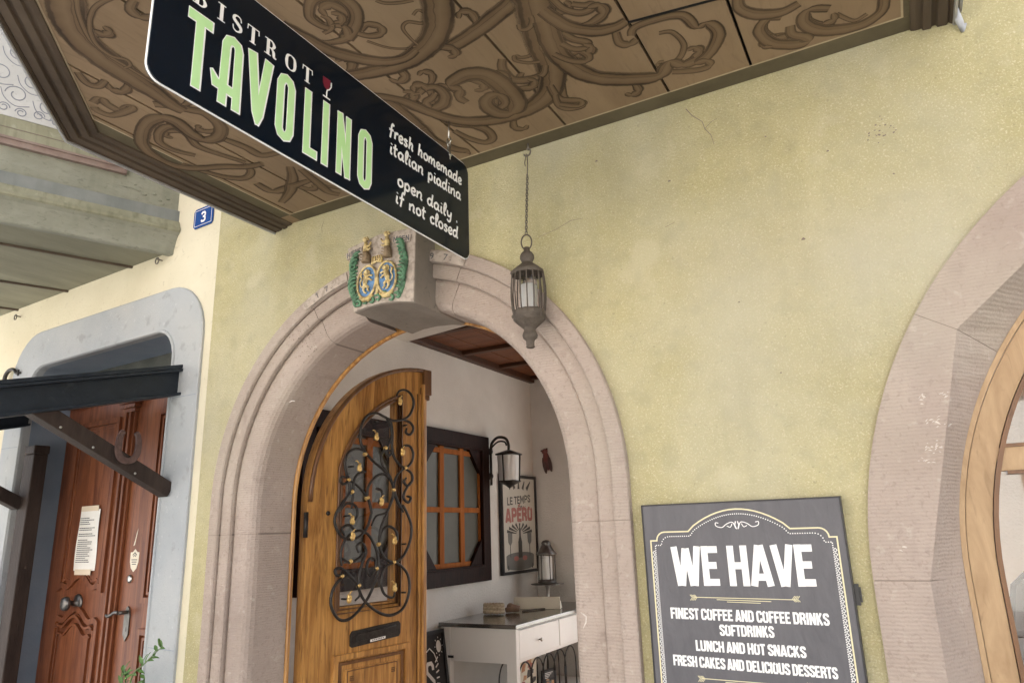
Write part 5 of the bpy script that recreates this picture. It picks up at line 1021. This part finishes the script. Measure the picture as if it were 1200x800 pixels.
# ------------------------------------------------------------------ things on the neighbour's front
cpT = thing('porch_canopy', tuple(LFT(1.02,.4,1.80)), 'blue black steel porch canopy on brown timber brackets over the red door', 'canopy')
rz = lambda v: 2.462-.262*v
def raft(u0, u1, zt, zb, v0=.005, v1=1.25):
    mb = MB(); F = Fr(K+Z*0, V, Z, U); mb.prism(F, [(v0,rz(v0)+zt),(v1,rz(v1)+zt),(v1,rz(v1)+zb),(v0,rz(v0)+zb)], u0, u1); return mb
for ua, nm in ((.235,'rafter'),(1.78,'rafter')):
    m = raft(ua-.018, ua+.018, -.012, -.125); 
    for a, b in ((0,-.014),(-.123,-.138)):
        k_ = raft(ua-.05, ua+.05, a, b); m.add(k_.v, k_.f)
    m.build(nm, 'blue_iron', cpT, bevel=.003)
raft(.19, 1.86, .022, .003).build('roof_sheet', 'blue_iron', cpT)
for ua in (.235, 1.72):
    F = Fr(K, V, Z, U); b0, b1 = Vector((.012,1.845)), Vector((.66,2.175)); d = (b1-b0).normalized(); nn = Vector((-d.y, d.x))*.036
    b = MB(); b.prism(F, [tuple(b0-nn), tuple(b1-nn+d*.03), tuple(b1+nn-d*.05), tuple(b0+nn)], ua-.038, ua+.038); bo = b.build('brace', 'wood_post', cpT, bevel=.005)
    bh = MB()
    for t in (.3, .62, .85): p = b0+(b1-b0)*t; bh.ball(F(p.x, p.y-.026, ua-.040), (.006,.006,.004), 0, 8, F)
    bh.build('bolt_head', 'steel', bo)
pl_ = MB(); pl_.box(LFT, 1.60, 1.72, 0, 2.14, -.06, .02); pl_.box(LFT, 1.585, 1.70, 2.14, 2.19, -.06, .03); pl_.build('post', 'wood_post', cpT, bevel=.006)
hsw = MB(); F = Fr(K+U*.185, V, Z, -U); c = (.262, 2.035)
P = [(c[0]+(.054+.006*math.cos(2*t))*math.sin(t), c[1]+.01-.074*math.cos(t)) for t in [math.radians(-148+296*i/24) for i in range(25)]]
hsw.ribbon(F, P, [.020]+[.028]*3+[.024], 0, .014, 0)
for t in (6, 9, 15, 18): hsw.ball(F(P[t][0], P[t][1], .011), (.004,.004,.003), 1, 6, F)
tag(hsw.build('horseshoe', ['rust_dark','gap'], bevel=.002), 'rusty horseshoe nailed to the brown porch bracket, open end up', 'horseshoe')
ik = MB(); ik.tube([LFT(p.x, p.y, .03) for p in catmull([(1.935,2.685,0),(1.965,2.685,0),(2.005,2.715,0),(2.06,2.72,0),(2.105,2.695,0),(2.115,2.655,0),(2.085,2.625,0),(2.04,2.60,0)], 5)], [.006,.010,.013,.013,.010], 8); ik.tube([LFT(1.935,2.685,-.02), LFT(1.935,2.685,.03)], .007, 8); ik.tube([LFT(1.94,2.665,.03), LFT(1.94,2.705,.03)], .006, 6)
tag(ik.build('iron_hook', 'iron'), 'black curled iron hook on the cream wall above the porch canopy', 'hook')
def eye(u, z, label):
    e = MB(); e.tube([LFT(u, z, -.01), LFT(u, z, .03)], .004, 6); e.tube([LFT(u+.016*math.cos(t), z-.010+.018*math.sin(t), .03) for t in [2*math.pi*i/14 for i in range(14)]], .0035, 6, closed=True)
    tag(e.build('eye_hook', 'chain'), label, 'hook', 'eye hooks under the left bay')
eye(.500, 3.128, 'small steel eye hook on the cream wall under the right corner of the grey bay'); eye(2.10, 3.10, 'small steel eye hook under the bay soffit near the left photo edge')
NP = thing('house_number_plate', tuple(LTX(-.142,3.238,.006)), 'small blue enamel house number plate reading 3', 'number plate')
npm = MB(); oc = []
u0, u1, z0, z1, r = -.226, -.060, 3.24, 3.355, .014
for cx, cz, s in ((u1,z1,270),(u0,z1,0),(u0,z0,90),(u1,z0,180)):
    for i in range(6): t = math.radians(s-90*i/5); oc.append((cx+r*math.cos(t), cz+r*math.sin(t)))
oc = [ (a, b) for a, b in oc ]
npm.prism(LTX, [(u0+r,z1),(u0,z1-r),(u0,z0+r),(u0+r,z0),(u1-r,z0),(u1,z0+r),(u1,z1-r),(u1-r,z1)], .001, .008, 0); npm.build('plate', 'plate_blue', NP, bevel=.001)
n3 = MB(); write(n3, LTX, '3', -.166, -.118, 3.266, .062, .011, 0, .0084); n3.ribbon(LTX, [(u0+.012,z0+.012),(u0+.012,z1-.012),(u1-.012,z1-.012),(u1-.012,z0+.012)], .0022, .0078, .0086, 0, closed=True); n3.build('numeral', 'white_paint', NP)
NT = thing('paper_notice', tuple(LTX(-1.385,1.44,-.23)), 'white printed notice taped to the red brown door panel', 'notice')
nf = Fr(LTX(0,0,-.242), -U, Z, V)
sh_ = MB(); rows = []
for i in range(9):
    t = i/8; rows.append([nf(-1.495+.225*k/4+.0*t, 1.452+.352*t, .004+.004*math.sin(t*5+k)) for k in range(5)])
sh_.loft(rows, 0); sh_.build('sheet', 'paper', NT, recalc=False)
MB().box(nf, -1.475, -1.285, 1.795, 1.826, .009, .0105).build('tape', 'tape', NT); MB().box(nf, -1.470, -1.295, 1.428, 1.460, .009, .0105).build('tape', 'tape', NT)
ik2 = MB(); random.seed(2); z = 1.775
while z > 1.485:
    if random.random() < .84:
        e = random.uniform(.5, .95); x = -1.475
        while x < -1.475+.185*e: wd = random.uniform(.006,.022); ik2.box(nf, x, min(x+wd, -1.282), z, z+.0042, .0085, .0097); x += wd+.004
    z -= .0115
ik2.build('print', 'ink', NT)
SK = thing('shield_sticker', tuple(LTX(-.89,1.445,-.25)), 'cream shield shaped sticker above the lock on the red door', 'sticker')
sf2 = Fr(LTX(0,0,-.253), -U, Z, V)
s1 = MB(); s1.prism(sf2, [(-.935,1.55),(-.915,1.552),(-.893,1.568),(-.871,1.552),(-.851,1.55),(-.852,1.50),(-.866,1.465),(-.893,1.445),(-.920,1.465),(-.934,1.50)], 0, .0025, 0); s1.build('badge', 'paper_warm', SK)
s2 = MB(); s2.ribbon(sf2, [(-.912,1.535),(-.893,1.548),(-.874,1.535)], .006, .0022, .0035); s2.ribbon(sf2, [(-.905,1.527),(-.893,1.535),(-.881,1.527)], .004, .0022, .0036)
for k in range(3): s2.box(sf2, -.92+.004*k, -.866-.004*k, 1.508-.012*k, 1.513-.012*k, .0022, .0034)
s2.build('print', 'poster_grey', SK)
FL = MB(); FL.prism(sf2, [(-.918,1.585),(-.905,1.59),(-.893,1.64),(-.886,1.68),(-.897,1.655),(-.906,1.62)], 0, .0012); tag(FL.build('bare_wood_scar', 'paper_warm', rdo), 'pale scar of bare wood above the sticker')
# sprig of a potted plant before the red door
PL = thing('potted_plant', tuple(LFT(.14,.15,0)), 'green leafy sprig of a potted plant before the blue door surround', 'plant')
MB().lathe(LFT(.14,.15,0), [(.09,0),(.10,.02),(.125,.26),(.135,.262),(.135,.30),(.12,.30),(.115,.27)], 24).build('pot', 'terracotta', PL)
MB().lathe(LFT(.14,.15,.262), [(.115,0),(.001,.004)], 20).build('soil', 'gap', PL)
random.seed(21)
stems = [[(.14,.15,.26),(.15,.15,.7),(.16,.15,1.0),(.06,.15,1.09),(-.055,.15,1.165)], [(.14,.15,.26),(.17,.16,.7),(.18,.17,.95),(.19,.17,1.05)], [(.14,.15,.26),(.20,.14,.6),(.25,.13,.9),(.235,.12,1.02)], [(.15,.14,.26),(.10,.13,.6),(.09,.12,.85),(.10,.12,1.02)]]
for si, S_ in enumerate(stems):
    C3 = catmull([LFT(u, z, v) for u, v, z in S_], 8); MB().tube(C3, [.006,.005,.003,.0015], 7).build('stem', 'stem', PL)
    for i in range(6, len(C3)):
        if i % 2 and i < len(C3)-10: continue
        p = C3[i]; d = (C3[min(i+1,len(C3)-1)]-C3[i-1]).normalized(); sd = 1 if i % 2 else -1
        ax = (d*.55+U*random.uniform(-.9,.9)*1+V*random.uniform(-.2,.7)+Z*random.uniform(-.3,.5)).normalized(); up_ = (V*.5+Z*.6+U*random.uniform(-.3,.3)).normalized(); sx = ax.cross(up_).normalized(); nn = sx.cross(ax); ln3 = random.uniform(.032,.055)
        lm = MB(); R_ = [(0,.001),(.25,.006),(.5,.0085),(.8,.005),(1,.0005)]
        rows = [[p+ax*(t*ln3)+sx*w_-nn*(.02*t*t), p+ax*(t*ln3)-nn*(.02*t*t+.003), p+ax*(t*ln3)-sx*w_-nn*(.02*t*t)] for t, w_ in R_]
        lm.loft(rows, 0, True); lm.build('leaf', 'leaf', PL, recalc=False)

# ------------------------------------------------------------------ inside the doorway
CT = .95
DK = thing('console_table', (-2.95,3.2,.10), 'white console table with a dark polished top against the room wall', 'table')
x0, x1, y0, y1 = -3.28, -2.62, 2.43, 4.05
MB().box(GZ, x0-.0, x1+.01, y0-.01, y1, CT-.028, CT).build('table_top', 'counter', DK, bevel=.003)
for lx in (x0+.01, x1-.085):
    for ly in (y0+.01, y1-.06): MB().box(GZ, lx, lx+.08, ly, ly+.05, .10, CT-.03).build('leg', 'white_smooth', DK, bevel=.002)
ap_ = MB(); ap_.box(FRONT(y0+.015), x0+.091, x1-.086, CT-.265, CT-.03, -.018, 0); ap_.build('end_panel', 'white_smooth', DK, bevel=.002)
fx = Fr((x1-.012,0,0),(0,1,0),(0,0,1),(1,0,0))
MB().box(fx, y0+.061, y1-.061, CT-.265, CT-.03, -.25, -.012).build('drawer_case', 'white_smooth', DK)
for a, b in ((y0+.068, y0+.73),(y0+.745, y1-.07)):
    dr = MB().box(fx, a, b, CT-.24, CT-.045, -.011, .004).build('drawer', 'white_smooth', DK, bevel=.002)
    MB().lathe(fx((a+b)/2-.02, CT-.145, .004), [(.006,0),(.006,.012),(.013,.016),(.015,.024),(.010,.029),(.001,.03)], 14, 0, (1,0,0)).build('knob', 'steel', dr)
MB().box(GZ, x0+.03, x1-.03, y0+.04, y1-.04, .30, .32).build('shelf', 'white_smooth', DK)
MB().box(FRONT(y0+.012), x0+.072, x0+.12, CT-.245, CT-.228, -.002, .004).build('small_label', 'black_edge', DK)
rp_ = MB(); random.seed(4)
for k, (r, z) in enumerate(((.055,.012),(.05,.034),(.042,.054))):
    for s in range(2):
        rp_.tube([(-3.12+.085*math.cos(t)+.0*s, 2.98+r*math.sin(t)+.0, CT+.012+z+.006*math.sin(9*t+s*3.1)+.002*k) for t in [2*math.pi*i/36 for i in range(36)]], .0125, 7, closed=True)
rp_.build('rope_bundle', 'rope'); ro_ = bpy.data.objects['rope_bundle']; tag(ro_, 'cream coil of rope lying on the dark table top', 'rope')
kn_ = MB(); kn_.tube([(-3.07,3.09,CT+.022),(-3.03,3.14,CT+.035),(-2.98,3.16,CT+.03)], [.02,.032,.022], 9); kn_.ball((-3.05,3.13,CT+.05),(.03,.03,.025)); tag(kn_.build('knotted_toggle', 'wood_post2'), 'brown knotted toggle beside the rope coil on the table', 'toggle')
kp = MB(); kp.tube([(-2.97,3.19,CT+.006),(-2.93,3.32,CT+.008),(-2.86,3.45,CT+.006)], .006, 6); kp.ball((-2.855,3.46,CT+.012),(.012,.012,.012)); tag(kp.build('thin_stick', 'chain'), 'thin grey stick lying on the table behind the rope', 'stick')
bx_ = MB(); F = Fr((-2.92,3.42,CT+.001),(.98,.2,0),(0,0,1),(.2,-.98,0)); bx_.prism(F, [(-.24,0),(.18,0),(.175,.10),(-.23,.095)], 0, .012); bx_.prism(F, [(-.236,.004),(.176,.004),(.165,.06),(-.22,.06)], -.07, -.001)
tag(bx_.build('folded_card', 'paper_warm', bevel=.002), 'long white folded card standing on the console table', 'card')
CS = thing('cake_stand', (-3.03,3.80,CT), 'metal cake stand on the console table behind the white card', 'cake stand')
MB().lathe((-3.03,3.80,CT), [(.07,0),(.07,.006),(.03,.014),(.018,.03),(.014,.09),(.02,.15),(.03,.165),(.03,.17)], 20).build('pedestal', 'steel', CS)
MB().lathe((-3.03,3.80,CT), [(.03,.17),(.15,.172),(.155,.178),(.03,.182),(.001,.182)], 28).build('plate', 'pewter', CS)
TL = thing('table_lantern', (-3.03,3.80,CT+.183), 'small dark metal lantern with glass standing on the cake stand', 'lantern')
z = CT+.183
MB().lathe((-3.03,3.80,z), [(.085,0),(.088,.012),(.075,.02),(.07,.03),(.06,.034)], 20).build('base', 'pewter', TL)
MB().lathe((-3.03,3.80,z), [(.095,.245),(.098,.255),(.07,.285),(.045,.33),(.04,.34),(.045,.35),(.03,.372),(.001,.378)], 20).build('hood', 'pewter', TL)
for k in range(6): a = math.pi/3*k+.3; MB().tube([(-3.03+.078*math.cos(a),3.80+.078*math.sin(a),z+.02),(-3.03+.078*math.cos(a),3.80+.078*math.sin(a),z+.25)], .005, 6).build('cage_bar', 'pewter', TL)
MB().lathe((-3.03,3.80,z), [(.05,.034),(.05,.235)], 20, cap=False).build('glass_cylinder', 'glass_milk', TL)
MB().lathe((-3.03,3.80,z), [(.022,.034),(.022,.14),(.001,.142)], 12).build('candle', 'paper', TL)
MR = thing('wire_magazine_rack', (-2.74,3.0,.32), 'black wire rack of hoops holding magazines under the table top', 'rack')
wr = MB()
for k in range(5):
    y = 2.70+.20*k
    for x in (-2.70, -2.86):
        wr.tube([(x, y+.11*math.cos(t), .52+.14*math.sin(t)) for t in [math.pi*i/14 for i in range(15)]], .006, 6); wr.tube([(x,y-.11,.32),(x,y-.11,.52)], .006, 6); wr.tube([(x,y+.11,.32),(x,y+.11,.52)], .006, 6)
for x in (-2.70,-2.86): wr.tube([(x,2.59,.34),(x,3.61,.34)], .006, 6)
wr.build('hoop', 'iron', MR)
def magazine(y, x, z, cols, label, w=.2, hh=.30, dark=False):
    t = thing('magazine', (x,y,.33), label, 'magazine', 'magazines in the wire rack')
    F = Fr((x,y,z),(.18,.98,0),(.05,-.05,.99),(.98,-.18,0))
    MB().box(F, -w/2, w/2, -.30, hh-.30, -.012, 0).build('cover', 'black_edge' if dark else 'paper_warm', t)
    p = MB(); top = hh-.30
    p.box(F, -w/2+.01, w/2-.01, top-.07, top-.012, -.0005, .0012, 0)
    random.seed(int(y*100))
    for k in range(16): a, b = random.uniform(-w/2+.02, w/2-.05), random.uniform(-.28, top-.11); p.prism(F, [(a,b),(a+.04,b+.008),(a+.045,b+.035),(a+.01,b+.04)], -.0005, .0012+.00004*k, k % 3)
    for k in range(4): p.box(F, -w/2+.02, w/2-.03-.02*k, top-.03-.012*k, top-.025-.012*k, .0011, .0018, 3)
    p.build('print', cols+['paper'], t)
magazine(2.86, -2.755, .735, ['poster_dark','print_a','poster_red'], 'magazine with colourful food cover leaning in the black wire rack', .21, .32)
magazine(3.22, -2.765, .60, ['poster_dark','poster_grey','print_a'], 'black and white booklet lower in the wire rack beside the food magazine', .17, .22, True)
CB = thing('chalkboard_sign', (-3.2,2.1,.10), 'black chalkboard with chalk lettering leaning beside the white table', 'chalkboard')
F = Fr((-3.13,0,.105),(0,1,0),(-.13,0,.9915),(.9915,0,.13))
MB().box(F, 1.76, 2.40, 0, .80, -.02, 0).build('slate', 'chalkboard', CB)
q = MB(); q.ribbon(F, [(1.76,0),(1.76,.80),(2.40,.80),(2.40,0)], .026, -.022, .010, 0, closed=True); q.build('frame', 'black_edge', CB)
q = MB(); write(q, F, 'S', 2.14, 2.26, .40, .22, .026, 0, .0004); q.build('chalk_letter', 'white_paint', CB)
q = MB()
for k in range(5): MB().ribbon(F, [(2.275,.46+.035*k),(2.31,.452+.045*k)], .010, -.0002, .0012).build('chalk_dash', 'white_paint', CB)
q.prism(F, [(2.335+.030*math.cos(t), .70+.042*math.sin(t)) for t in [2*math.pi*i/14 for i in range(14)]], -.0002, .001)
for k in range(9): t = math.pi*(k/8)*2; q.ribbon(F, [(2.335+.042*math.cos(t),.70+.055*math.sin(t)),(2.335+.05*math.cos(t),.70+.066*math.sin(t))], .006, -.0002, .0013)
q.build('chalk_rays', 'white_paint', CB); q = MB(); q.ribbon(F, [(2.18,.68),(2.22,.70),(2.27,.66),(2.30,.60)], .007, -.0002, .0014); q.build('chalk_drawing', 'white_paint', CB)

PT = thing('framed_poster', (-3.28,3.75,1.22), 'tall framed aperitif poster with red lettering on the room wall', 'poster')
a0, a1, b0, b1 = 3.405, 4.10, 1.222, 2.112
PF = Fr((-3.275,0,0),(0,1,0),(0,0,1),(1,0,0))
MB().box(PF, a0+.01, a1-.01, b0+.01, b1-.01, -.02, 0).build('sheet', 'poster_paper', PT)
q = MB(); q.ribbon(PF, [(a0+.012,b0+.012),(a0+.012,b1-.012),(a1-.012,b1-.012),(a1-.012,b0+.012)], .026, -.022, .012, 0, closed=True); q.build('frame', 'black_edge', PT)
pc = (a0+a1)/2; q = MB()
write(q, PF, 'LE TEMPS', pc-.235, pc+.235, 1.83, .072, .012, 0, .0004, b1=1.87); write(q, PF, "DE L'", pc-.02, pc+.13, 1.80, .03, .007, 0, .0004)
for k in range(5): q.ribbon(PF, [(pc-.16+.08*k, 1.985),(pc-.24+.12*k, 2.06)], [.04,.012], -.0002, .0010+.00005*k, 0)
q.build('small_lettering', 'poster_dark', PT)
q = MB(); write(q, PF, 'APERO', pc-.27, pc+.27, 1.675, .125, .032, 0, .0004, b1=1.70); q.ribbon(PF, [(pc-.02,1.825),(pc+.02,1.845)], .014, -.0002, .0013); q.build('large_lettering', 'poster_red', PT)
q = MB()
for k in range(9): t = math.radians(20+140*k/8); q.ribbon(PF, [(pc+.07*math.cos(t),1.56+.05*math.sin(t)),(pc+.26*math.cos(t),1.56+.11*math.sin(t))], [.006,.028], -.0002, .0009+.00004*k, 0)
q.prism(PF, [(pc-.035,1.36),(pc+.035,1.36),(pc+.035,1.50),(pc+.015,1.55),(pc+.014,1.63),(pc-.014,1.63),(pc-.015,1.55),(pc-.035,1.50)], -.0002, .0016, 0)
for s in (-1, 1):
    cx = pc+s*.19; q.prism(PF, [(cx-.042,1.58),(cx+.042,1.58),(cx+.036,1.50),(cx+.006,1.47),(cx-.006,1.47),(cx-.036,1.50)], -.0002, .0012, 1); q.ribbon(PF, [(cx,1.47),(cx,1.37)], .010, -.0002, .0014, 0)
q.prism(PF, [(pc+.27*math.cos(t), 1.375+.035*math.sin(t)-(.09 if math.sin(t) < 0 else 0)) for t in [2*math.pi*i/24 for i in range(24)]], -.0002, .0010, 1)
q.ribbon(PF, [(pc-.24,1.30),(pc-.23,1.26)], .02, -.0002, .0012, 0); q.ribbon(PF, [(pc+.24,1.30),(pc+.23,1.26)], .02, -.0002, .0012, 0)
q.build('drawing', ['poster_dark','poster_grey'], PT)
q = MB()
for s in (-1, 1): q.prism(PF, [(pc+s*.085+.045*math.cos(t), 1.355+.022*math.sin(t)) for t in [2*math.pi*i/14 for i in range(14)]], -.0002, .0022)
q.build('red_bowls', 'poster_red', PT)
WL = thing('wall_lamp', (-3.28,3.24,2.05), 'black carriage wall lamp with white glass beside the dark window frame', 'wall lamp')
wl2 = MB(); wl2.tube([(-3.27,3.24,2.0),(-3.27,3.24,2.33)], .012, 7); wl2.ball((-3.28,3.24,2.30),(.03,.03,.03)); wl2.ball((-3.28,3.24,2.08),(.03,.03,.03))
cur = catmull([(-3.265,3.24,2.30),(-3.26,3.245,2.37),(-3.20,3.25,2.42),(-3.12,3.25,2.405),(-3.09,3.25,2.35),(-3.09,3.25,2.30)], 6); wl2.tube(cur, .013, 8); wl2.tube(catmull([(-3.265,3.24,2.33),(-3.20,3.25,2.38),(-3.13,3.25,2.375),(-3.11,3.25,2.34)], 5), .008, 7)
wl2.build('bracket', 'iron', WL)
lx, ly, zt, zb = -3.09, 3.25, 2.265, 2.02
hd = MB(); hd.lathe((lx,ly,0), [(.02,zt+.035),(.05,zt+.025),(.125,zt),(.125,zt-.012)], 4); hd.build('hood', 'iron', WL)
for k in range(4): a = math.pi/2*k; MB().tube([(lx+.112*math.cos(a),ly+.112*math.sin(a),zt-.012),(lx+.10*math.cos(a),ly+.10*math.sin(a),zb)], .008, 6).build('frame_bar', 'iron', WL)
bs_ = MB(); bs_.lathe((lx,ly,0), [(.105,zb+.01),(.105,zb),(.04,zb-.03),(.012,zb-.05),(.001,zb-.052)], 4); bs_.build('base', 'iron', WL)
MB().lathe((lx,ly,0), [(.096,zb+.011),(.104,zt-.013)], 4, cap=False).build('glass_panel', 'glass_milk', WL); MB().lathe((lx,ly,0), [(.04,zb+.02),(.04,zb+.17),(.001,zb+.175)], 14).build('bulb', 'paper', WL)
cd = MB(); F = Fr((-3.135,4.115,2.275),(.97,0,.24),(-.2,0,.98),(0,-1,0))
cd.ball(F(0,-.01,.012), (.038,.10,.022), 0, 12, F); cd.ball(F(0,.085,.014), (.034,.03,.022), 0, 10, F)
for s in (-1, 1): cd.ball(F(s*.03,-.05,.022), (.022,.085,.010), 1, 10, F); cd.ball(F(s*.03,.10,.02), (.010,.010,.010), 1, 8, F)
for k in range(5): cd.tube([F(-.03,-.02-.018*k,.03), F(0,-.024-.018*k,.036), F(.03,-.02-.018*k,.03)], .003, 5, 1)
tag(cd.build('wall_ornament', ['maroon','rust_dark']), 'dark red glazed cicada ornament on the back wall', 'ornament')
